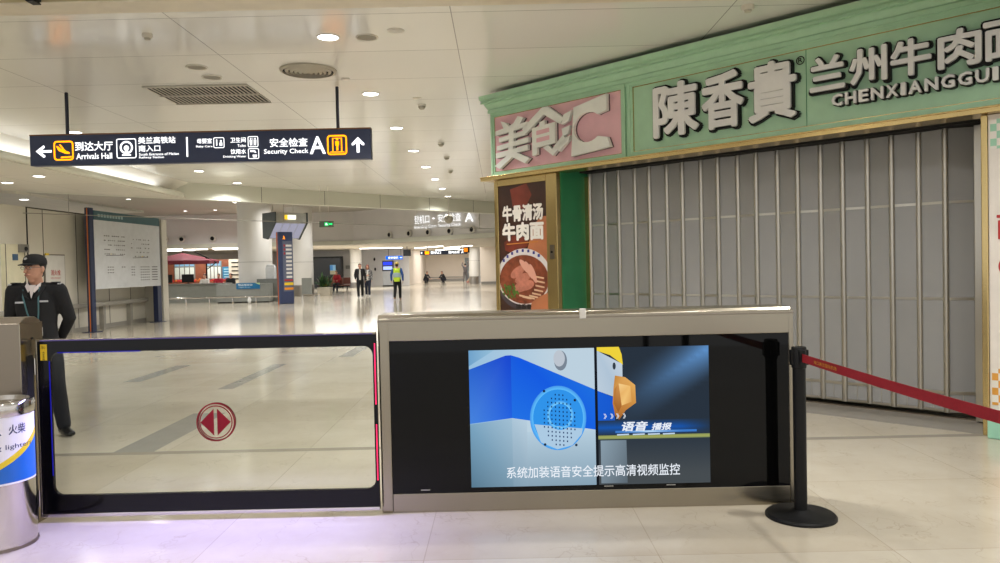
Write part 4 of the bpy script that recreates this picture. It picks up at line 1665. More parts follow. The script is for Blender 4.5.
Mout = Matrix(((dv.x, 0, dv.y, 0), (dv.y, 0, -dv.x, 0), (0, 1, 0, 0), (0, 0, 0, 1)))
for i, px in enumerate((391, 410.5, 429.5, 451, 473.5)):
    p = pA + dv * along(px)
    nozzle('%s round air nozzle on the slanted bulkhead below the lettering, from the kiosk side' % ORD[i], (p.x, p.y, 3.42), Mout)
for i, x in enumerate((-20.6, -19.6, -17.7)):
    nozzle('%s round air nozzle from the pier on the bulkhead above the umbrella' % ORD[i], (x, 46.4, 3.52), Matrix.Rotation(R(90), 4, 'X'))

# far hanging sign, black screen box, orange screen, kiosk
fs_ = thing('far_hanging_sign', 'far dark hanging sign with an amber square and white writing', 'sign', (-3.95, 54, 2.34))
b = MB()
b.box(-1.75, 1.65, -0.05, 0.05, 0.0, 0.30, NAVY)
b.build('sign_box', fs_)
b = MB()
b.poly([(-1.4, 0.04), (-1.1, 0.04), (-1.1, 0.26), (-1.4, 0.26)], O_LIT, 0.053, FR)
b.poly([(-1.72, 0.15), (-1.6, 0.06), (-1.6, 0.24)], W_LIT, 0.053, FR)
b.text('登机口', (-1.0, -0.25, 0.06, 0.25), W_LIT, 0, 0.03, 0.053, FR)
b.text('国内出发', (0.3, 1.1, 0.06, 0.25), W_LIT, 0, 0.03, 0.053, FR)
b.text('A', (1.2, 1.4, 0.06, 0.25), W_LIT, 0, 0.03, 0.053, FR)
b.build('lettering', fs_)
for x in (-1.2, 1.2):
    b = MB()
    b.tube([(x, 0, 0.3, 0.02), (x, 0, 0.66, 0.02)], BLACK, 6)
    b.build('rod', fs_)
m1 = thing('hanging_monitor', 'black hanging monitor over the far hall near the blue kiosk sign', 'monitor', (-6.7, 54.5, 2.30))
b = MB()
b.box(-0.27, 0.27, -0.06, 0.06, 0, 0.46, BLACK)
b.box(-0.24, 0.24, -0.064, -0.06, 0.04, 0.42, mat('dark_screen', (44, 48, 54), 0.2))
b.build('case', m1)
b = MB()
b.tube([(0, 0, 0.45, 0.02), (0, 0, 0.7, 0.02)], BLACK, 6)
b.build('rod', m1)
m2 = thing('hanging_monitor', 'small hanging monitor with an orange picture beside the far column', 'monitor', (-2.3, 52.5, 2.42))
b = MB()
b.box(-0.22, 0.22, -0.06, 0.06, 0, 0.40, BLACK)
b.build('case', m2)
b = MB()
b.box(-0.18, 0.1, -0.064, -0.06, 0.05, 0.33, glow('orange_screen', (230, 130, 30), 1.2))
b.build('screen', m2)
b = MB()
b.tube([(0, 0, 0.4, 0.02), (0, 0, 0.58, 0.02)], BLACK, 6)
b.build('rod', m2)

kk = thing('self_service_kiosk', 'grey self service kiosk with a blue screen under the blue header sign', 'kiosk', (-8.95, 60.3, 0))
b = MB()
b.box(-0.45, 0.42, -0.3, 0.3, 0.0, 0.08, BLACK)
b.box(-0.42, 0.40, -0.28, 0.28, 0.08, 1.2, mat('kiosk_grey', (164, 166, 168), 0.4))
b.box(-0.45, 0.42, -0.30, 0.28, 1.2, 2.05, mat('kiosk_dark', (34, 36, 44), 0.4))
b.build('cabinet', kk)
b = MB()
b.box(-0.38, 0.36, -0.31, -0.30, 1.68, 1.95, glow('kiosk_blue', (50, 70, 220), 1.2))
b.box(-0.36, 0.34, -0.31, -0.30, 1.32, 1.58, glow('kiosk_pale', (170, 190, 250), 1.3))
b.build('screen', kk)
ks = thing('blue_header_sign', 'lit blue header sign above the self service kiosk', 'sign', (-8.4, 60.2, 2.13))
b = MB()
b.box(-0.72, 0.62, -0.08, 0.06, 0.0, 0.28, glow('blue_sign_lit', (24, 110, 240), 1.1))
b.build('sign_box', ks)
b = MB()
b.text('自助值机', (-0.5, 0.3, 0.06, 0.23), W_LIT, 0, 0.02, 0.085, FR)
b.text('➜', (0.4, 0.58, 0.08, 0.2), W_LIT, 0, 0.01, 0.085, FR)
b.build('lettering', ks)
for x in (-0.5, 0.5):
    b = MB()
    b.tube([(x, 0, 0.28, 0.015), (x, 0, 0.88, 0.015)], BLACK, 6)
    b.build('rod', ks)

# linear lights of the lower halls
LIN = glow('linear_lamp', (255, 250, 238), 5.0)
for i, (x, y, l, r_) in enumerate(((-21.2, 47.8, 2.0, 0), (-17.6, 48.2, 1.6, 0), (-20.6, 49.6, 2.6, 0), (-18.0, 50.6, 2.4, 0), (-22.0, 51.4, 2.2, 0),
                                    (-8.9, 56.5, 3.2, 0), (-5.4, 57, 5.5, 1.1), (-3.2, 57.6, 5.0, 1.1), (-4.6, 66, 5.0, 1.1), (-2.6, 67, 5.0, 1.1))):
    b = MB()
    b.box(-l / 2, l / 2, -0.09, 0.09, -0.05, 0.0, LIN)
    o = b.build('linear_light', loc=(x, y, 2.985))
    o.rotation_euler = (0, 0, -r_)
    tag(o, '%s lit linear ceiling lamp %s' % (ORD[i % 5], 'over the red umbrella shop' if i < 5 else 'of the far hall, from the kiosk side'), 'ceiling light',
        'linear lamps over the umbrella shop' if i < 5 else 'linear lamps of the far hall')

for (x, y, z, w, h, p) in HALL_FILLS:
    area_lamp('hall_fill', (x, y, z), w, h, p, WARM)  # added fill, not fittings of the hall

# ================================================================== flight board, totem, map board
fb = thing('flight_board', 'hanging wedge shaped flight board with sloping screens above the totem', 'display board', (-9.75, 34.3, 0), R(42))
b = MB()
GREYF = mat('board_frame', (176, 176, 170), 0.4)
DKG = mat('board_end_dark', (72, 80, 78), 0.5)
prof = [(-0.55, 3.55), (0.55, 4.15), (0.75, 4.15), (0.75, 3.6), (0.1, 2.92), (-0.02, 2.92)]
PX = Matrix(((0, 0, 1, 0), (1, 0, 0, 0), (0, 1, 0, 0), (0, 0, 0, 1)))
b.prism([(-0.62, 3.62), (-0.62, 4.05), (0.6, 4.05), (0.6, 3.0), (0.15, 2.92)], -0.74, 0.74, GREYF, PX)
b.prism([(-0.66, 3.60), (-0.66, 4.08), (0.64, 4.08), (0.64, 2.96), (0.15, 2.88)], -0.80, -0.74, DKG, PX)
b.prism([(-0.66, 3.60), (-0.66, 4.08), (0.64, 4.08), (0.64, 2.96), (0.15, 2.88)], 0.74, 0.80, DKG, PX)
b.build('housing', fb)
# sloping screens on the face between (-0.62,3.62) and (0.15,2.92)
nrm = Vector((0, -(3.62 - 2.92), -(0.15 + 0.62))).normalized()
for i in range(4):
    x0 = -0.72 + i * 0.362
    q = MB()
    vs = []
    for (yy, zz) in ((-0.58, 3.585), (0.12, 2.948)):
        for xx in (x0, x0 + 0.34):
            vs.append(Vector((xx, yy, zz)) + nrm * 0.012)
    q.add(vs, [(0, 2, 3, 1)], glow('board_screen', (176, 174, 192), 0.7))
    q.build('screen', fb)
b = MB()
b.box(-0.2, 0.2, -0.67, -0.66, 3.75, 3.95, glow('board_badge', (250, 246, 220), 1.4))
b.box(-0.34, -0.2, -0.67, -0.66, 3.75, 3.95, glow('board_badge_amber', (240, 190, 50), 1.2))
b.build('badge', fb)
for x in (-0.5, 0.5):
    b = MB()
    b.tube([(x, 0.2, 4.05, 0.03), (x, 0.2, 5.0, 0.03)], WHITE, 8)
    b.build('rod', fb)

tt = thing('info_totem', 'tall navy information totem with an orange edge below the flight board', 'totem', (-9.38, 32.8, 0), R(38))
b = MB()
b.box(-0.33, 0.33, -0.13, 0.13, 0.0, 3.15, NAVY)
b.build('body', tt, bevel=0.03)
b = MB()
b.box(-0.335, -0.328, -0.03, 0.05, 0.0, 3.12, glow('orange_edge_glow', (210, 104, 26), 0.55))  # orange stripe brightened by its own emission
b.build('orange_edge', tt)
b = MB()
b.box(-0.14, 0.30, -0.136, -0.13, 0.55, 2.75, mat('totem_panel', (92, 98, 118), 0.4))
WHP = mat('totem_white_print', (214, 212, 206), 0.5)
for i in range(9):
    z = 2.55 - i * 0.17
    b.box(0.0, 0.26, -0.14, -0.136, z - 0.05, z + 0.04, WHP)
    if i < 3:
        b.box(-0.1, -0.03, -0.14, -0.136, z - 0.05, z + 0.05, mat('totem_red', (160, 40, 50), 0.5))
b.box(-0.1, 0.28, -0.141, -0.136, 1.0, 1.08, mat('totem_red', (160, 40, 50), 0.5))
b.box(-0.1, 0.30, -0.141, -0.136, 0.82, 0.94, mat('totem_yellow', (222, 186, 40), 0.5))
b.box(-0.1, 0.30, -0.141, -0.136, 0.62, 0.72, mat('totem_amber', (226, 140, 30), 0.5))
b.text('A', (-0.12, -0.03, 2.82, 2.98), O_LIT, 0, 0.02, 0.137, FR)
b.build('print', tt)

mp_ = thing('map_board', 'standing map board on two navy posts beside the panelled wall', 'board', (-10.52, 19.2, 0), R(-2))
RB = Matrix.Rotation(R(90), 4, 'Z')          # drawing x -> depth, the face looks towards +x
MF = RB @ FR
b = MB()
b.box(-0.06, 0.06, 0.0, 0.18, 0, 3.2, mat('navy_post', (28, 40, 74), 0.4))
b.box(-0.01, 0.015, -0.006, 0.0, 0, 3.18, ORANGE)
b.build('post', mp_)
b = MB()
b.box(-0.07, 0.07, 3.42, 3.66, 0, 3.05, mat('navy_post', (28, 40, 74), 0.4))
b.build('post', mp_)
for yc in (0.09, 3.54):
    b = MB()
    b.box(-0.16, 0.16, yc - 0.2, yc + 0.2, 0, 0.012, mat('navy_post', (28, 40, 74), 0.4))
    b.build('foot_plate', mp_)
b = MB()
b.box(-0.05, 0.075, 0.18, 3.62, 1.10, 2.90, mat('map_white', (208, 210, 212), 0.35))
INKP = mat('map_ink', (70, 68, 64), 0.5)
YEL = mat('map_yellow', (206, 178, 60), 0.5)
for (cx_, cz) in ((1.15, 2.25), (2.5, 2.2)):
    for j in range(5):
        for i in range(11):
            if random.random() < 0.75:
                x = cx_ - 0.5 + i * 0.095
                z = cz + 0.25 - j * 0.12
                w = random.uniform(0.015, 0.04)
                b.poly([(x - w, z - 0.012), (x + w, z - 0.012), (x + w, z + 0.014), (x - w, z + 0.014)], YEL if (j == 4 and i in (3, 6)) else INKP, 0.0765, MF)
    b.poly([(cx_ - 0.46, cz - 0.28), (cx_ + 0.40, cz - 0.26), (cx_ + 0.40, cz - 0.245), (cx_ - 0.46, cz - 0.265)], INKP, 0.0765, MF)
for (x0, n_, m_) in ((0.75, 3, 3), (1.45, 2, 1), (1.95, 2, 4), (2.45, 5, 6), (3.1, 1, 6)):
    for j in range(m_):
        for i in range(n_):
            x = x0 + i * 0.11
            z = 1.66 - j * 0.075
            b.poly([(x, z), (x + (0.07 if n_ > 1 else 0.34), z), (x + (0.07 if n_ > 1 else 0.34), z + 0.022), (x, z + 0.022)], INKP, 0.0765, MF)
b.build('map_panel', mp_)
b = MB()
b.box(-0.05, 0.08, 0.18, 3.62, 2.90, 3.14, mat('teal_header', (52, 92, 98), 0.4))
for i in range(9):
    x = 0.35 + i * 0.14
    b.poly([(x, 2.98), (x + 0.1, 2.98), (x + 0.1, 3.06), (x, 3.06)], mat('teal_header_print', (150, 176, 176), 0.5), 0.0815, MF)
b.build('header', mp_)

# wall cabinets
hy = thing('hydrant_cabinet', 'white fire hydrant cabinet with red writing set in the panelled wall', 'cabinet', (-10.9, 18.35, 0))
b = MB()
b.box(0.0, 0.03, -0.42, 0.42, 0.15, 2.0, mat('hydrant_frame', (120, 112, 100), 0.4))
b.build('frame', hy)
b = MB()
b.box(0.03, 0.04, -0.39, 0.39, 0.18, 1.97, mat('hydrant_door', (214, 212, 206), 0.4))
b.text('消火栓', (-0.2, 0.2, 1.48, 1.62), RED, 0, 0.02, 0.042, MF)
b.text('FIRE HYDRANT', (-0.2, 0.2, 1.40, 1.435), RED, 0, 0.01, 0.042, MF)
b.build('door', hy)
b = MB()
b.box(0.03, 0.06, -0.40, -0.28, 1.97, 2.02, mat('yellow_tag', (216, 186, 40), 0.5))
b.build('tag', hy)
dcab = thing('wall_cabinet', 'tall cream wall cabinet with a small blue plate behind the guard', 'cabinet', (-10.9, 16.75, 0))
b = MB()
b.box(0.0, 0.10, -0.34, 0.34, 0.1, 2.2, mat('cream_cabinet', (206, 200, 172), 0.45))
b.box(0.10, 0.105, -0.34, -0.32, 0.1, 2.2, SEAM)
b.box(0.10, 0.105, 0.32, 0.34, 0.1, 2.2, SEAM)
b.build('body', dcab)
b = MB()
b.box(0.10, 0.11, -0.10, 0.08, 1.84, 1.98, mat('blue_plate', (52, 84, 116), 0.4))
b.build('plate', dcab)
b = MB()
b.box(0.10, 0.2, 0.1, 0.34, 2.02, 2.2, mat('grey_device', (120, 116, 108), 0.5))
b.ball((0.2, 0.22, 2.1), 0.05, BLACK)
b.build('alarm_device', dcab)

# ================================================================== counter, rail, shop with umbrella
ct = thing('service_counter', 'long grey service counter before the shop with the red umbrella', 'counter', (-15.5, 36.0, 0))
b = MB()
b.box(-2.6, 2.3, 0.0, 0.8, 0.0, 0.86, GREYP)
b.box(-2.7, 2.35, -0.06, 0.85, 0.86, 0.92, mat('counter_top', (104, 106, 98), 0.35))
b.build('body', ct)
c2 = thing('front_counter', 'grey counter block with the blue sign in front of the first column', 'counter', (-12.1, 35.0, 0))
b = MB()
b.box(-1.15, 1.32, 0.0, 0.6, 0.05, 0.88, mat('grey_block', (142, 144, 138), 0.45))
b.box(-1.12, 1.28, 0.03, 0.6, 0.0, 0.05, BLACK)
b.build('body', c2)
b = MB()
b.box(0.55, 1.9, 0.62, 1.2, 0.0, 1.08, mat('grey_block_dark', (118, 120, 114), 0.45))
tag(b.build('raised_counter', loc=(-12.1, 35.0, 0)), 'darker raised counter block behind the blue sign beside the totem', 'counter')
b = MB()
b.box(-0.55, 0.55, -0.02, 0.0, -0.16, 0.12, mat('blue_sign', (20, 110, 160), 0.4))
b.text('物品暂存处', (-0.46, 0.22, -0.02, 0.08), mat('blue_sign_print', (206, 222, 230), 0.5), 0, 0.02, 0.022, FR)
b.text('Luggage Storage', (-0.44, 0.1, -0.11, -0.06), mat('blue_sign_print', (206, 222, 230), 0.5), 0, 0.0, 0.022, FR)
b.poly([(0.32, 0.12), (0.55, 0.02), (0.55, 0.12)], mat('blue_sign_corner', (190, 214, 160), 0.5), 0.022, FR)
tag(b.build('counter_sign', loc=(-11.75, 34.98, 0.80)), 'blue sign with white writing on the grey counter block', 'sign')
b = MB()
b.box(-0.22, 0.22, -0.15, 0.15, 1.08, 1.62, mat('white_machine', (206, 208, 208), 0.4))
b.prism([(-0.22, 1.62), (0.22, 1.62), (0.16, 1.76), (-0.16, 1.76)], -0.12, 0.12, mat('white_machine', (206, 208, 208), 0.4), FR)
tag(b.build('desk_machine', loc=(-10.95, 35.9, 0), bevel=0.02), 'white desk machine standing on the raised counter block', 'machine')
br_ = thing('bumper_rail', 'low steel bumper rail running along the foot of the counters', 'rail', (-13.0, 34.1, 0))
b = MB()
b.tube([(-2.4, 0, 0.30, 0.035), (3.0, 0, 0.30, 0.035)], CHROME, 12)
b.build('rail', br_, smooth=60)
for i in range(6):
    b = MB()
    x = -2.35 + i * 1.06
    b.tube([(x, 0, 0.0, 0.03), (x, 0, 0.3, 0.03)], CHROME, 10)
    b.build('leg', br_, smooth=60)
b = MB()
b.tube([(0, 0, 0.0, 0.06), (0, 0, 0.1, 0.1), (0, 0, 0.2, 0.05)], mat('white_plastic_bag', (224, 224, 222), 0.5), 10)
tag(b.build('plastic_bag', loc=(-11.35, 33.9, 0.06), smooth=60), 'crumpled white bag on the floor by the bumper rail', 'bag')
gb = thing('grey_stand', 'small grey panel stand with legs beside the totem', 'stand', (-8.85, 34.3, 0))
b = MB()
b.box(-0.22, 0.22, 0, 0.1, 0.35, 1.1, mat('grey_block', (142, 144, 138), 0.45))
b.build('panel', gb)
for x in (-0.2, 0.55):
    b = MB()
    b.tube([(x, 0.05, 0, 0.02), (x, 0.05, 0.36, 0.02)], CHROME, 8)
    b.build('leg', gb)
b = MB()
b.tube([(-0.2, 0.05, 0.34, 0.02), (0.6, 0.05, 0.34, 0.02)], CHROME, 8)
b.build('rail', gb)

for i, x in enumerate((-16.2, -15.15)):
    t = thing('counter_monitor', ['black monitor on the counter nearer the pier', 'black monitor on the counter nearer the umbrella pole'][i], 'monitor', (x, 36.4, 0.92), 0, 'monitors on the counter')
    b = MB()
    b.box(-0.29, 0.29, 0, 0.05, 0.06, 0.46, BLACK)
    b.build('screen', t)
    b = MB()
    b.box(-0.12, 0.12, -0.05, 0.14, 0, 0.02, BLACK)
    b.box(-0.03, 0.03, 0.04, 0.07, 0, 0.2, BLACK)
    b.build('stand', t)

um = thing('red_umbrella', 'dark red cantilever umbrella open behind the grey counter', 'umbrella', (-16.4, 42.5, 0))
REDU = mat('dark_red_canvas', (118, 40, 52), 0.8)
b = MB()
n = 8
vs = [(-1.55, 0, 2.58)]
for i in range(n):
    a = 2 * PI * i / n + PI / 8
    vs.append((-1.55 + 1.95 * math.cos(a), 1.9 * math.sin(a), 2.12))
for i in range(n):
    a = 2 * PI * i / n + PI / 8
    vs.append((-1.55 + 1.96 * math.cos(a), 1.91 * math.sin(a), 1.94))
fs = [(0, 1 + i, 1 + (i + 1) % n) for i in range(n)] + [(1 + i, 9 + i, 9 + (i + 1) % n, 1 + (i + 1) % n) for i in range(n)]
b.add(vs, fs, REDU)
o = b.build('canopy', um)
o.modifiers.new('solid', 'SOLIDIFY').thickness = 0.02
b = MB()
b.tube([(-0.2, 0, 0, 0.04), (-0.2, 0, 2.3, 0.04)], BLACK, 10)
b.build('pole', um)
b = MB()
b.tube([(0.35, 0, 2.0, 0.03), (-0.2, 0, 2.3, 0.03), (-0.9, 0, 2.64, 0.03), (-1.55, 0, 2.72, 0.03), (-1.55, 0, 2.55, 0.03)], BLACK, 8)
b.tube([(-0.2, 0, 1.6, 0.025), (0.35, 0, 2.0, 0.025)], BLACK, 8)
b.build('arm', um)
b = MB()
b.box(-0.6, 0.2, -0.4, 0.4, 0, 0.08, BLACK)
b.build('base', um)

pv = thing('wooden_shopfront', 'orange brown wooden shopfront with pale windows behind the umbrella', 'shopfront', (-18.0, 52.0, 0))
WOOD = mat('orange_brown_wood', (126, 70, 44), 0.5, noise=(4, 0.15))
b = MB()
b.box(-6.2, 0.4, 0, 0.2, 0, 2.3, WOOD)
b.build('wall', pv)
for wi, (x0, x1) in enumerate(((-4.55, -3.1), (-2.3, -1.25), (-6.1, -5.2))):
    b = MB()
    b.box(x0, x1, -0.03, 0.0, 0.95, 2.22, mat('window_frame_grey', (112, 112, 106), 0.5))
    o = b.build('window', pv)
    b = MB()
    nn = 4
    for i in range(nn):
        a = x0 + 0.06 + i * (x1 - x0 - 0.06) / nn
        b.box(a, a + (x1 - x0) / nn - 0.09, -0.04, -0.03, 1.0, 1.8, mat('pale_window', (206, 214, 206), 0.3))
        b.box(a, a + (x1 - x0) / nn - 0.09, -0.04, -0.03, 1.88, 2.18, mat('blue_window', [(120, 160, 190), (190, 196, 196)][0], 0.3))
    b.build('pane', o)
b = MB()
for i in range(70):
    x = random.uniform(-5.8, 0.3)
    b.ball((x, -0.25 + random.uniform(-0.05, 0.05), 0.86 + random.uniform(-0.06, 0.08)), random.uniform(0.06, 0.11), mat('red_flowers', (176, 44, 36), 0.8) if random.random() < 0.7 else mat('orange_flowers', (190, 100, 40), 0.8), n=8)
o = b.build('flower_strip', pv)
b = MB()
b.box(-6.0, 0.4, -0.35, -0.15, 0.0, 0.8, WOOD)
b.build('flower_box', pv)
b = MB()
b.box(-0.3, 0.3, -0.04, 0, -0.45, 0.45, mat('blue_poster', (44, 120, 160), 0.4))
for i in range(4):
    b.box(-0.2, 0.2, -0.045, -0.04, 0.25 - i * 0.18, 0.31 - i * 0.18, mat('blue_poster_print', (170, 206, 220), 0.4))
tag(b.build('blue_poster', loc=(-18.85, 51.85, 1.35)), 'small blue poster at the end of the wooden shopfront', 'poster')
b = MB()
b.box(-0.5, 0.5, 0, 0.2, 0, 2.3, mat('cream_pillar', (200, 192, 176), 0.5))
for i in range(5):
    b.box(-0.3, 0.3, -0.02, 0, 0.9 + i * 0.28, 0.98 + i * 0.28, BLACK)
tag(b.build('menu_pillar', loc=(-18.1, 51.5, 0)), 'cream pillar with dark lines beside the blue poster', 'pillar')

# planter, dark shopfront, bench by second column
pt = thing('planter', 'pale square planter with a leafy plant beside the second column', 'planter', (-9.95, 42.6, 0))
b = MB()
b.prism([(-0.32, 0), (0.32, 0), (0.37, 0.46), (-0.37, 0.46)], -0.36, 0.36, mat('planter_stone', (186, 178, 160), 0.6), FR)
b.build('pot', pt, bevel=0.01)
b = MB()
b.box(-0.33, 0.33, -0.33, 0.33, 0.42, 0.45, mat('soil', (50, 40, 30), 0.9))
b.build('soil', pt)
b = MB()
LEAF = [mat('leaf_dark', (34, 66, 38), 0.5, noise=(10, 0.2)), mat('leaf_mid', (58, 96, 44), 0.5, noise=(10, 0.2)), mat('leaf_yellow', (150, 150, 50), 0.5, noise=(10, 0.2))]
for i in range(110):
    a = random.uniform(0, 2 * PI)
    el = R(random.uniform(25, 85))
    ln = random.uniform(0.35, 0.85) * (1.25 if el > R(60) else 1)
    d = Vector((math.cos(a) * math.cos(el), math.sin(a) * math.cos(el), math.sin(el)))
    p0 = Vector((random.uniform(-0.22, 0.22), random.uniform(-0.22, 0.22), 0.45))
    sd = d.cross(Vector((0, 0, 1))).normalized() * random.uniform(0.035, 0.07)
    mid = p0 + d * ln * 0.6
    tip = p0 + d * ln + Vector((0, 0, -0.10 * ln))
    mm = LEAF[2] if (ln < 0.45 and random.random() < 0.6) else LEAF[random.randint(0, 1)]
    b.add([p0, mid + sd, tip, mid - sd, mid + Vector((0, 0, 0.015))], [(0, 1, 4), (1, 2, 4), (2, 3, 4), (3, 0, 4)], mm)
b.build('foliage', pt)
ds2 = thing('dark_shopfront', 'dark glass shopfront behind the planter', 'shopfront', (-13.4, 59.0, 0))
b = MB()
b.box(-3.4, 0.9, 0, 0.3, 0, 2.35, mat('dark_shop', (30, 34, 36), 0.25))
b.build('glazing', ds2)
b = MB()
b.box(0.9, 1.05, -0.1, 0.3, 0, 2.4, BLACK)
b.box(-3.4, 1.05, -0.1, 0.3, 2.35, 2.45, BLACK)
b.build('frame', ds2)
b = MB()
b.box(-0.22, 0.22, -0.02, 0.02, 0, 0.44, mat('poster_blue_pale', (120, 170, 206), 0.4))
b.box(-0.22, 0.22, -0.02, 0.02, -0.3, 0, mat('poster_sand', (150, 146, 120), 0.4))
b.box(-0.22, 0.0, -0.025, -0.02, 0.02, 0.42, mat('poster_blue_deep', (40, 120, 190), 0.4))
tag(b.build('window_poster', loc=(-13.1, 58.9, 1.35)), 'small blue and sand poster on the dark shopfront', 'poster')
b = MB()
b.box(-0.16, 0.16, -0.03, 0, -0.13, 0.13, mat('notice_frame', (120, 120, 116), 0.5))
b.box(-0.12, 0.12, -0.035, -0.03, -0.1, 0.1, mat('notice_paper', (160, 160, 154), 0.5))
tag(b.build('wall_notice', loc=(-12.55, 61.97, 1.6)), 'small grey framed notice on the pale wall above the seats', 'notice')
RS = mat('brown_red_seat', (128, 78, 66), 0.6)
bt = thing('seat_row', 'row of brown red seats along the wall beyond the planter', 'bench', (-10.55, 47.8, 0))
for i in range(4):
    b = MB()
    x = -0.75 + i * 0.5
    b.box(x - 0.23, x + 0.23, -0.25, 0.25, 0.40, 0.46, RS)
    b.box(x - 0.23, x + 0.23, 0.2, 0.27, 0.5, 0.92, RS)
    b.build('seat', bt, bevel=0.02)
b = MB()
b.box(-1.0, 1.0, -0.03, 0.03, 0.33, 0.39, BLACK)
for x in (-0.8, 0.8):
    b.tube([(x, -0.2, 0.02, 0.02), (x, 0, 0.34, 0.02)], BLACK, 6)
    b.tube([(x, 0.25, 0.02, 0.02), (x, 0, 0.34, 0.02)], BLACK, 6)
b.build('leg', bt)
for i, (px, dist) in enumerate(((375, 61.9), (375.5, 61.9))):
    b = MB()
    x = (px - 500) / 750 * dist
    b.ball((0, 0, 0), 0.1, BLACK, (0.8, 0.6, 1.4))
    tag(b.build('wall_device', loc=(x, dist, 2.2 - i * 0.82), smooth=60), ['upper small black device on the pale wall by the kiosk', 'lower small black device on the pale wall by the kiosk'][i], 'device')
fd = thing('far_door', 'grey far door standing open beside the far column', 'door', (-3.05, 75.7, 0))
b = MB()
b.box(-0.45, 0.45, 0, 0.12, 0, 2.3, mat('far_door_grey', (124, 132, 136), 0.4))
b.build('leaf', fd)
b = MB()
b.box(-0.52, -0.45, -0.05, 0.12, 0, 2.36, WHITE)
b.box(0.45, 0.52, -0.05, 0.12, 0, 2.36, WHITE)
b.box(-0.52, 0.52, -0.05, 0.12, 2.3, 2.38, WHITE)
b.build('frame', fd)


# ================================================================== PEOPLE
def lerp(a, c, t):
    return tuple(a[i] + (c[i] - a[i]) * t for i in range(3))


def limb(mb, a, c, d, r, m=None, n=12, side=(1, 0, 0)):
    """two-bone limb a-c-d with radii r = (r0, r_mid_upper, r_joint, r_mid_lower, r_end)"""
    pts = [(*a, r[0]), (*lerp(a, c, .45), r[1]), (*c, r[2]), (*lerp(c, d, .35), r[3]), (*d, r[4])]
    mb.tube(pts, SKIN, n, side)


def hand(mb, w, d, pn, s=1.0, thumb=1):
    """palm and five bent fingers; w wrist, d direction of the fingers, pn palm normal, s scale"""
    w, d, pn = Vector(w), Vector(d).normalized(), Vector(pn).normalized()
    sd = d.cross(pn).normalized()
    p = w + d * 0.05 * s
    mb.tube([(*w, 0.024 * s, 0.017 * s), (*p, 0.036 * s, 0.014 * s), (*(w + d * 0.085 * s), 0.037 * s, 0.012 * s)], SKIN, 10, sd)
    for k_, (off, ln) in enumerate(((-0.028, .070), (-0.009, .080), (0.010, .075), (0.028, .058))):
        q0 = w + d * 0.085 * s + sd * off * s
        q1 = q0 + (d * 0.9 + pn * 0.25).normalized() * ln * 0.5 * s
        q2 = q1 + (d * 0.6 + pn * 0.75).normalized() * ln * 0.5 * s
        mb.tube([(*q0, 0.0095 * s), (*q1, 0.0088 * s), (*q2, 0.0075 * s)], SKIN, 8, sd)
    t0 = w + d * 0.03 * s + sd * 0.03 * s * thumb
    t1 = t0 + (d * 0.6 + sd * 0.75 * thumb + pn * 0.2).normalized() * 0.035 * s
    t2 = t1 + (d * 0.9 + sd * 0.2 * thumb + pn * 0.4).normalized() * 0.03 * s
    mb.tube([(*t0, 0.012 * s), (*t1, 0.0105 * s), (*t2, 0.0085 * s)], SKIN, 8, sd)


def head_tubes(mb, H):
    """head drawn about its own centre (0,0,0), facing -y; H maps it into the body"""
    def tp(*pts):
        out = []
        for p in pts:
            v = H @ Vector(p[:3])
            out.append((v.x, v.y, v.z, *p[3:]))
        return out
    sd = (H.to_3x3() @ Vector((1, 0, 0)))
    mb.tube(tp((0, -0.030, -0.108, .030, .034), (0, -0.024, -0.085, .052, .058), (0, -0.012, -0.045, .064, .080), (0, -0.002, 0.0, .072, .092),
               (0, 0.003, 0.045, .074, .095), (0, 0.004, 0.085, .064, .082), (0, 0.004, 0.105, .042, .055)), SKIN, 18, sd)
    mb.tube(tp((0, -0.094, 0.012, .010), (0, -0.108, -0.014, .012), (0, -0.116, -0.030, .014)), SKIN, 8, sd)            # nose
    mb.tube(tp((-0.040, -0.080, 0.034, .011), (0.040, -0.080, 0.034, .011)), SKIN, 8, (0, 0, 1))                         # brow
    mb.tube(tp((-0.020, -0.094, -0.058, .008), (0, -0.098, -0.057, .009), (0.020, -0.094, -0.058, .008)), SKIN, 8, (0, 0, 1))   # lips
    for s in (-1, 1):
        mb.tube(tp((s * 0.074, 0.012, 0.022, .008, .016), (s * 0.080, 0.014, 0.0, .009, .018), (s * 0.076, 0.008, -0.028, .007, .010)), SKIN, 8, sd)


STAND = dict(hip=(0, 0, .92), waist=(0, 0, 1.06), chest=(0, 0, 1.27), neck=(0, .01, 1.43), head=(0, -.01, 1.60), yaw=0, pitch=0,
             shl=(-.175, 0, 1.40), ell=(-.235, .02, 1.13), wrl=(-.24, -.04, .88), shr=(.175, 0, 1.40), elr=(.235, .02, 1.13), wrr=(.24, -.04, .88),
             hl=(-.09, 0, .90), knl=(-.10, -.01, .49), anl=(-.105, .02, .085), hr=(.09, 0, .90), knr=(.10, -.01, .49), anr=(.105, .02, .085),
             hdl=(0, -.1, -1), hdr=(0, -.1, -1), pnl=(1, 0, 0), pnr=(-1, 0, 0), foot=((0, -1, 0), (0, -1, 0)))


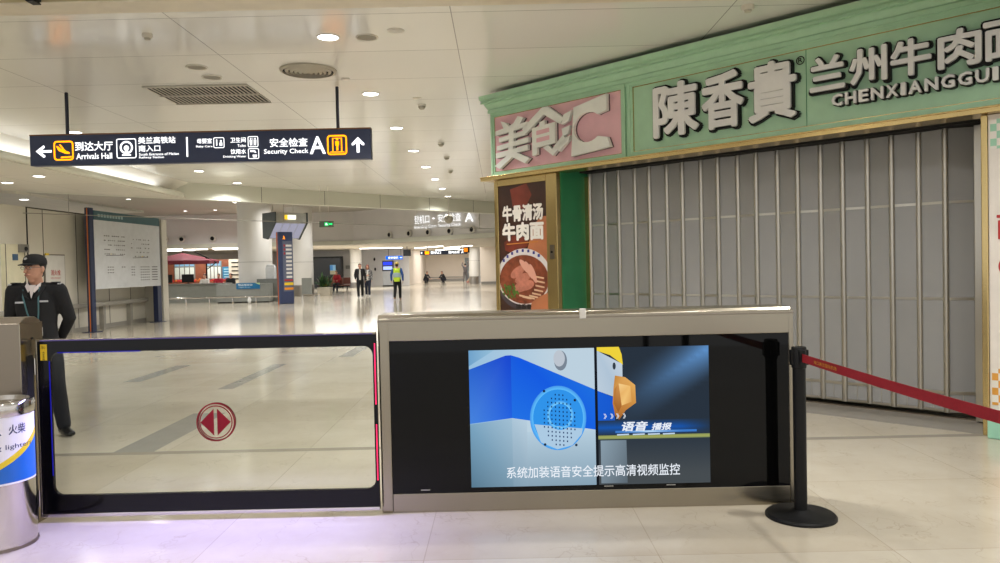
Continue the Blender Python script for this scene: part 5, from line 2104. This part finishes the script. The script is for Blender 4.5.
def person(label, loc, rz, pose, voxel=0.013, top=CLOTH_K, pants=CLOTH_N, shoe=SHOE, hair=HAIR, long_hair=False, scale=1.0, inner=None, sleeve=None,
           vest=None, cap=None, group=None, seated_low=False):
    P = dict(STAND)
    P.update(pose)
    t = thing('person', label, 'person', loc, rz, group)
    t.scale = (scale, scale, scale)
    head = Matrix.Translation(P['head']) @ Euler((R(P['pitch']), 0, R(P['yaw']))).to_matrix().to_4x4()
    body = MB()
    head_tubes(body, head)
    nk, ch, wa, hp = P['neck'], P['chest'], P['waist'], P['hip']
    hb = head @ Vector((0, 0.01, -0.06))
    body.tube([(*nk, .062, .062), (*lerp(nk, tuple(hb), .5), .055, .058), (*hb, .05, .055)], SKIN, 12)
    body.tube([(*hp, .13, .095), (*wa, .12, .085), (*ch, .145, .095), (*lerp(ch, nk, .75), .11, .075)], SKIN, 16)
    body.tube([(*P['shl'], .05), (*lerp(ch, nk, .8), .06), (*P['shr'], .05)], SKIN, 10, (0, 0, 1))
    for sh_, el, wr_, hd, pn, th in (('shl', 'ell', 'wrl', 'hdl', 'pnl', 1), ('shr', 'elr', 'wrr', 'hdr', 'pnr', -1)):
        limb(body, P[sh_], P[el], P[wr_], (.048, .044, .036, .036, .025))
        hand(body, P[wr_], P[hd], P[pn], 1.0, th)
    for h_, kn, an, i in (('hl', 'knl', 'anl', 0), ('hr', 'knr', 'anr', 1)):
        limb(body, P[h_], P[kn], P[an], (.082, .075, .052, .054, .034))
        fd_ = Vector(P['foot'][i])
        a = Vector(P[an])
        body.tube([(*(a + Vector((0, 0, -.035)) - fd_ * .04), .03), (*(a + Vector((0, 0, -.05)) + fd_ * .06), .032, .024), (*(a + Vector((0, 0, -.06)) + fd_ * .13), .034, .02)], SKIN, 10)
    fused('body', body, voxel * 0.62, [SKIN], t, 1)
    # jacket / top
    j = MB()
    low = lerp(hp, wa, -.5)
    j.tube([(*low, .175, .13), (*lerp(hp, wa, .3), .172, .128), (*wa, .165, .122), (*lerp(wa, ch, .6), .178, .125), (*ch, .185, .128), (*lerp(ch, nk, .62), .165, .11), (*lerp(ch, nk, .9), .095, .088)], SKIN, 22, None, None, (0.12, 0.15))
    j.tube([(*P['shl'], .072), (*lerp(ch, nk, .72), .085), (*P['shr'], .072)], SKIN, 12, (0, 0, 1))
    sl = MB() if sleeve else j
    for sh_, el, wr_ in (('shl', 'ell', 'wrl'), ('shr', 'elr', 'wrr')):
        limb(sl, P[sh_], P[el], lerp(P[el], P[wr_], .97), (.074, .068, .058, .052, .042), None, 14)
    if sleeve:
        fused('sleeves', sl, voxel, [sleeve], t, 2)
    fused('jacket' if not vest else 'vest', j, voxel, [top], t, 2)
    if vest:
        for zz in (0.25, 0.62):
            c = lerp(wa, ch, zz)
            q = MB()
            q.tube([(c[0], c[1], c[2] - .03, .186, .136), (c[0], c[1], c[2] + .03, .188, .137)], vest, 22)
            q.build('reflective_band', t, smooth=50)
    if inner:
        q = MB()
        c0, c1 = lerp(hp, wa, .1), lerp(ch, nk, .72)
        q.tube([(c0[0], c0[1] - .05, c0[2], .085, .09), (wa[0], wa[1] - .05, wa[2], .08, .088), (ch[0], ch[1] - .052, ch[2], .075, .09), (c1[0], c1[1] - .045, c1[2], .05, .075)], inner, 16)
        q.build('shirt', t, smooth=50)
    # trousers
    q = MB()
    q.tube([(*lerp(hp, wa, .3), .150, .112), (*hp, .165, .122), (*lerp(hp, lerp(P['hl'], P['hr'], .5), 1.6), .13, .11)], SKIN, 18)
    for h_, kn, an in (('hl', 'knl', 'anl'), ('hr', 'knr', 'anr')):
        limb(q, P[h_], P[kn], lerp(P[kn], P[an], .97), (.098, .094, .075, .072, .062), None, 14)
    fused('trousers', q, voxel, [pants], t, 2)
    # shoes
    for an, i in (('anl', 0), ('anr', 1)):
        q = MB()
        fd_ = Vector(P['foot'][i])
        a = Vector(P[an])
        b_ = a + Vector((0, 0, -.047))
        sd = fd_.cross(Vector((0, 0, 1))).normalized()
        q.tube([(*(b_ - fd_ * .055 + Vector((0, 0, .012))), .038, .045), (*(b_ + fd_ * .03 + Vector((0, 0, .010))), .041, .045), (*(b_ + fd_ * .10), .047, .034), (*(b_ + fd_ * .165 + Vector((0, 0, -.006))), .04, .026)], SKIN, 14, sd)
        fused('shoe', q, 0.010, [shoe], t, 1)
    # hair
    if hair:
        q = MB()

        def hp_(*p):
            v = head @ Vector(p[:3])
            return (v.x, v.y, v.z, *p[3:])
        sdh = head.to_3x3() @ Vector((1, 0, 0))
        q.tube([hp_(0, .030, -.03, .060, .060), hp_(0, .022, .02, .078, .084), hp_(0, .012, .06, .082, .098), hp_(0, .008, .090, .072, .090), hp_(0, .008, .112, .050, .064)], SKIN, 18, sdh, None, (1.0, 0.25))
        if long_hair:
            q.tube([hp_(0, .04, .04, .085, .06), hp_(0, .06, -.08, .088, .05), hp_(0, .06, -.19, .075, .035)], SKIN, 14, sdh)
            for s in (-1, 1):
                q.tube([hp_(s * .072, -.01, .06, .018, .04), hp_(s * .082, -.01, -.04, .018, .035), hp_(s * .078, -.01, -.15, .014, .025)], SKIN, 10, sdh)
        fused('hair', q, 0.011, [hair], t, 2)
    if cap:
        q = MB()
        M = head
        q.lathe([(0.084, 0.040), (0.092, 0.050), (0.093, 0.075), (0.086, 0.105), (0.066, 0.130), (0.034, 0.143), (0.008, 0.146)], cap, 28, M @ Matrix.Diagonal((0.98, 1.17, 1, 1)))
        q.prism([(-.078, .046), (-.078, .056), (.078, .056), (.078, .046)], 0, .0, cap, M) if False else None
        vs, fs = [], []
        for r_, dy, dz in ((0, 0, 0), (1, -.075, -.022)):
            for i in range(13):
                a = PI * (0.08 + 0.84 * i / 12)
                vs.append((-.088 * math.cos(a), -.10 * math.sin(a) + dy * math.sin(a), .055 + dz * math.sin(a)))
        for z in (0, -.006):
            pass
        n0 = len(vs)
        vs2 = vs + [(v[0], v[1], v[2] - .007) for v in vs]
        for i in range(12):
            fs.append((i, i + 1, 13 + i + 1, 13 + i))
            fs.append((n0 + i + 1, n0 + i, n0 + 13 + i, n0 + 13 + i + 1))
            fs.append((13 + i, 13 + i + 1, n0 + 13 + i + 1, n0 + 13 + i))
        q.add(vs2, fs, cap, M)
        q.build('cap', t, smooth=50)
    t['_head'] = 0
    del t['_head']
    return t, head, P


# --- the guard behind the gate
gy = 6.94
gpose = dict(head=(0.0, -.02, 1.585), yaw=-24, pitch=-3, neck=(0, .01, 1.425),
             ell=(-.255, .07, 1.11), wrl=(-.13, .17, .90), elr=(.255, .07, 1.11), wrr=(.13, .17, .90),
             shl=(-.19, 0, 1.385), shr=(.19, 0, 1.385),
             hdl=(1, .05, -.25), hdr=(-1, .05, -.3), pnl=(0, .6, .6), pnr=(0, .6, .6),
             hl=(-.10, 0, .88), hr=(.10, 0, .88), knl=(-.14, -.01, .48), knr=(.15, -.01, .48), anl=(-.17, .02, .085), anr=(.19, .02, .085),
             foot=((-.35, -.94, 0), (.62, -.78, 0)))
g, gh, GP = person('security guard in black uniform and cap standing behind the glass gate', (-4.29, gy, 0), R(12), gpose, 0.010, top=CLOTH_K,
                   pants=mat('black_trousers', (24, 25, 32), 0.85, noise=(60, 0.15)), hair=HAIR, cap=mat('black_cap', (20, 20, 22), 0.8, noise=(50, 0.1)), scale=0.98)
# face details
for s in (-1, 1):
    q = MB()
    q.ball((s * .031, -.083, .010), .0115, mat('eye_white', (214, 206, 198), 0.3), (1.15, .8, .7), 12, gh)
    q.ball((s * .031 - .003, -.0905, .010), .0055, mat('iris', (34, 24, 20), 0.2), (1, .6, 1), 10, gh)
    q.build('eye', g, smooth=60)
    q = MB()
    q.tube([(s * .014, -.098, .031, .004), (s * .032, -.094, .035, .005), (s * .05, -.082, .030, .003)], HAIR, 8, None, gh)
    q.build('eyebrow', g, smooth=60)
q = MB()
q.tube([(-.022, -.0985, -.058, .003, .002), (0, -.1055, -.057, .004, .003), (.022, -.0985, -.058, .003, .002)], mat('lips', (150, 84, 76), 0.5), 8, (0, 0, 1), gh)
q.build('mouth', g, smooth=60)
q = MB()
GLS = mat('spectacle_frame', (60, 46, 40), 0.3)
for s in (-1, 1):
    for i in range(16):
        a0, a1 = 2 * PI * i / 16, 2 * PI * (i + 1) / 16
        q.tube([(s * .032 + .025 * math.cos(a0), -.104, .010 + .018 * math.sin(a0), .0016), (s * .032 + .025 * math.cos(a1), -.104, .010 + .018 * math.sin(a1), .0016)], GLS, 5, (0, 1, 0), gh)
    q.tube([(s * .057, -.104, .014, .0018), (s * .078, -.02, .016, .0018), (s * .080, .02, .012, .0018)], GLS, 6, None, gh)
q.tube([(-.008, -.104, .014, .0018), (.008, -.104, .014, .0018)], GLS, 6, (0, 0, 1), gh)
q.build('spectacles', g)
q = MB()
q.poly([(-.02, .0), (.0, -.008), (.022, .002), (.012, .016), (-.008, .014)], mat('silver_badge', (190, 190, 192), 0.4, metal=0.3), 0, gh @ Matrix.Translation((0, -.113, .090)) @ Matrix.Rotation(R(78), 4, 'X'))
q.build('cap_badge', g)
# white shirt collar, lapels, badges, lanyard
SHW = mat('white_shirt', (216, 206, 202), 0.8)
q = MB()
q.poly([(-.030, .055), (.032, .055), (.004, -.075)], SHW, 0.0, Matrix.Translation((0, -.118, 1.385)) @ Matrix.Rotation(R(72), 4, 'X'))
for s in (-1, 1):
    q.add([(s * .058, -.045, 1.465), (s * .006, -.112, 1.405), (s * .026, -.128, 1.37), (s * .064, -.085, 1.425)], [(0, 1, 2, 3)], SHW)
o = q.build('shirt_collar', g)
o.modifiers.new('solid', 'SOLIDIFY').thickness = 0.006
q = MB()
for s in (-1, 1):
    q.add([(s * .078, -.02, 1.475), (s * .070, -.088, 1.43), (s * .010, -.137, 1.30), (s * .062, -.136, 1.335), (s * .105, -.075, 1.425)], [(0, 1, 2, 3, 4)], CLOTH_K)
o = q.build('lapels', g)
o.modifiers.new('solid', 'SOLIDIFY').thickness = 0.010
q = MB()
q.box(-.135, -.065, -.137, -.126, 1.272, 1.288, mat('silver_badge', (190, 190, 192), 0.4, metal=0.3))
q.box(.070, .140, -.137, -.126, 1.278, 1.294, mat('silver_badge', (190, 190, 192), 0.4, metal=0.3))
q.build('chest_badge', g)
q = MB()
for s in (-1, 1):
    q.box(s * .17 - .03, s * .17 + .03, -.05, .03, 1.455, 1.464, mat('black_epaulette', (18, 18, 20), 0.6))
    q.box(s * .21 - .012, s * .21 + .012, -.05, .03, 1.440, 1.452, mat('silver_badge', (190, 190, 192), 0.4, metal=0.3))
q.build('epaulette', g)
q = MB()
TL = mat('teal_lanyard', (70, 110, 116), 0.7)
q.tube([(-.075, -.09, 1.42, .007, .002), (-.070, -.132, 1.33, .007, .002), (-.035, -.140, 1.18, .007, .002), (.008, -.140, 1.06, .006, .002)], TL, 8, (1, 0, 0))
q.tube([(.060, -.09, 1.42, .007, .002), (.060, -.132, 1.33, .007, .002), (.060, -.140, 1.18, .007, .002), (.050, -.140, 1.07, .006, .002)], TL, 8, (1, 0, 0))
q.build('lanyard', g)
q = MB()
q.box(.035, .090, -.146, -.140, 0.965, 1.045, mat('card_white', (214, 212, 210), 0.4))
q.box(.044, .080, -.148, -.146, 0.975, 0.985, BLACK)
q.box(.052, .072, -.148, -.146, 1.0, 1.03, RED)
q.build('identity_card', g)

# --- walkers
walkA = dict(knl=(-.10, -.12, .50), anl=(-.09, -.16, .085), knr=(.10, .00, .48), anr=(.10, .16, .12), ell=(-.25, .06, 1.14), wrl=(-.22, -.12, .96), elr=(.25, .08, 1.13), wrr=(.25, .06, .88))
person('man in open black jacket and white shirt walking towards the gate', (-7.03, 37.7, 0), R(10), walkA, 0.014, inner=mat('white_tee', (206, 202, 194), 0.8), pants=mat('black_cloth', (20, 20, 22), 0.9), shoe=mat('grey_shoe', (120, 118, 114), 0.6))
walkB = dict(knl=(-.08, .02, .48), anl=(-.08, .12, .11), knr=(.08, -.10, .49), anr=(.08, -.14, .085), ell=(-.23, .0, 1.14), wrl=(-.06, -.17, 1.12), elr=(.23, .02, 1.13), wrr=(.22, -.06, .9), hdl=(.8, -.3, .2))
person('woman with red hair in a checked jacket walking beside the man', (-6.95, 39.4, 0), R(8), walkB, 0.014, top=plaid_mat('checked_cloth'), inner=mat('white_tee', (206, 202, 194), 0.8), pants=mat('dark_denim', (34, 38, 54), 0.9),
       shoe=mat('white_shoe', (206, 204, 198), 0.6), hair=mat('red_hair', (120, 38, 40), 0.6), long_hair=True, scale=0.97)
VEST = mat('hi_vis_yellow', (190, 220, 50), 0.7)
person('worker in a yellow high visibility vest walking away from the gate', (-4.73, 34.5, 0), R(175), dict(walkA, ell=(-.27, .06, 1.15), elr=(.27, .04, 1.15), wrl=(-.27, .0, .9), wrr=(.27, -.02, .9)), 0.014,
       top=VEST, vest=mat('silver_band', (170, 190, 196), 0.4), sleeve=mat('blue_sleeve', (34, 74, 140), 0.8), pants=mat('black_cloth', (20, 20, 22), 0.9), cap=mat('yellow_cap', (196, 172, 84), 0.6), shoe=mat('tan_shoe', (140, 110, 90), 0.6), scale=1.0)
crouch = dict(hip=(0, .12, .30), waist=(0, .08, .44), chest=(0, -.04, .64), neck=(0, -.12, .79), head=(0, -.17, .94), pitch=15,
              shl=(-.17, -.10, .76), ell=(-.22, -.25, .56), wrl=(-.12, -.42, .42), shr=(.17, -.10, .76), elr=(.22, -.25, .56), wrr=(.12, -.42, .42),
              hl=(-.09, .12, .28), knl=(-.14, -.25, .45), anl=(-.12, -.02, .085), hr=(.09, .12, .28), knr=(.14, -.25, .45), anr=(.12, -.02, .085), hdl=(0, -1, -.4), hdr=(0, -1, -.4), pnl=(0, -.4, -1), pnr=(0, -.4, -1))
person('person in black crouching on the far floor nearer the kiosk', (-6.72, 68, 0), R(55), crouch, 0.016)
person('person in black crouching on the far floor nearer the far column', (-5.1, 68, 0), R(-60), crouch, 0.016)
person('person in grey with raised arms before the far door', (-3.15, 68.5, 0), R(180), dict(ell=(-.30, -.1, 1.58), wrl=(-.24, -.18, 1.80), elr=(.30, -.1, 1.58), wrr=(.24, -.18, 1.80), hdl=(0, 0, 1), hdr=(0, 0, 1),
       knl=(-.13, 0, .49), anl=(-.16, .02, .085), knr=(.13, 0, .49), anr=(.16, .02, .085)), 0.016, top=mat('grey_brown_cloth', (84, 78, 78), 0.9), pants=mat('grey_cloth', (96, 92, 92), 0.9))
person('person in pale clothes bending beside the far column', (-2.65, 67.0, 0), R(90), dict(waist=(0, -.10, 1.05), chest=(0, -.24, 1.18), neck=(0, -.36, 1.24), head=(0, -.50, 1.30), pitch=30, shl=(-.17, -.34, 1.2), shr=(.17, -.34, 1.2),
       ell=(-.2, -.42, .95), wrl=(-.15, -.5, .75), elr=(.2, -.42, .95), wrr=(.15, -.5, .75), anl=(-.1, -.15, .085), anr=(.1, .25, .1)), 0.016, top=mat('pale_cloth', (186, 176, 162), 0.9), pants=mat('pale_cloth2', (190, 170, 150), 0.9), shoe=mat('red_shoe', (190, 60, 50), 0.6))
sit = dict(hip=(0, .1, .55), waist=(0, .12, .70), chest=(0, .08, .92), neck=(0, .06, 1.08), head=(0, .03, 1.24), shl=(-.175, .05, 1.04), ell=(-.22, -.02, .80), wrl=(-.12, -.22, .72), shr=(.175, .05, 1.04), elr=(.22, -.02, .80), wrr=(.12, -.22, .72),
           hl=(-.09, .08, .52), knl=(-.11, -.34, .52), anl=(-.11, -.34, .085), hr=(.09, .08, .52), knr=(.11, -.34, .52), anr=(.11, -.34, .085), hdl=(.2, -1, 0), hdr=(-.2, -1, 0))
RC = mat('red_coat', (166, 30, 48), 0.8)
person('person in red sitting on the brown red seats beyond the planter', (-10.4, 47.7, 0), R(0), sit, 0.016, top=RC)
# people at the tables behind the counter, on stools
stoolm = mat('stool_wood', (110, 70, 48), 0.6)
for i, (x, y, tp, lb, hr_) in enumerate(((-15.6, 39.6, mat('white_tee', (206, 202, 194), 0.8), 'person in a white top sitting behind the counter beside the umbrella pole', HAIR),
                                        (-15.2, 40.5, RC, 'person in a red coat sitting behind the counter', HAIR),
                                        (-14.9, 41.5, CLOTH_N, 'person in dark blue sitting between the red coat and the first column', HAIR),
                                        (-14.25, 39.7, CLOTH_K, 'person in black sitting nearest the first column', HAIR))):
    person(lb, (x, y, 0), R(random.uniform(-15, 15)), sit, 0.016, top=tp)
    t = thing('stool', 'round wooden stool under the ' + lb.split(' sitting')[0], 'stool', (x, y + 0.08, 0))
    q = MB()
    q.cyl(0.19, 0.38, 0.43, stoolm, 20)
    q.build('seat', t)
    for a in range(4):
        q = MB()
        aa = a * PI / 2 + PI / 4
        q.tube([(0.13 * math.cos(aa), 0.13 * math.sin(aa), 0.38, .016), (0.17 * math.cos(aa), 0.17 * math.sin(aa), 0.016, .014)], stoolm, 8)
        q.build('leg', t)
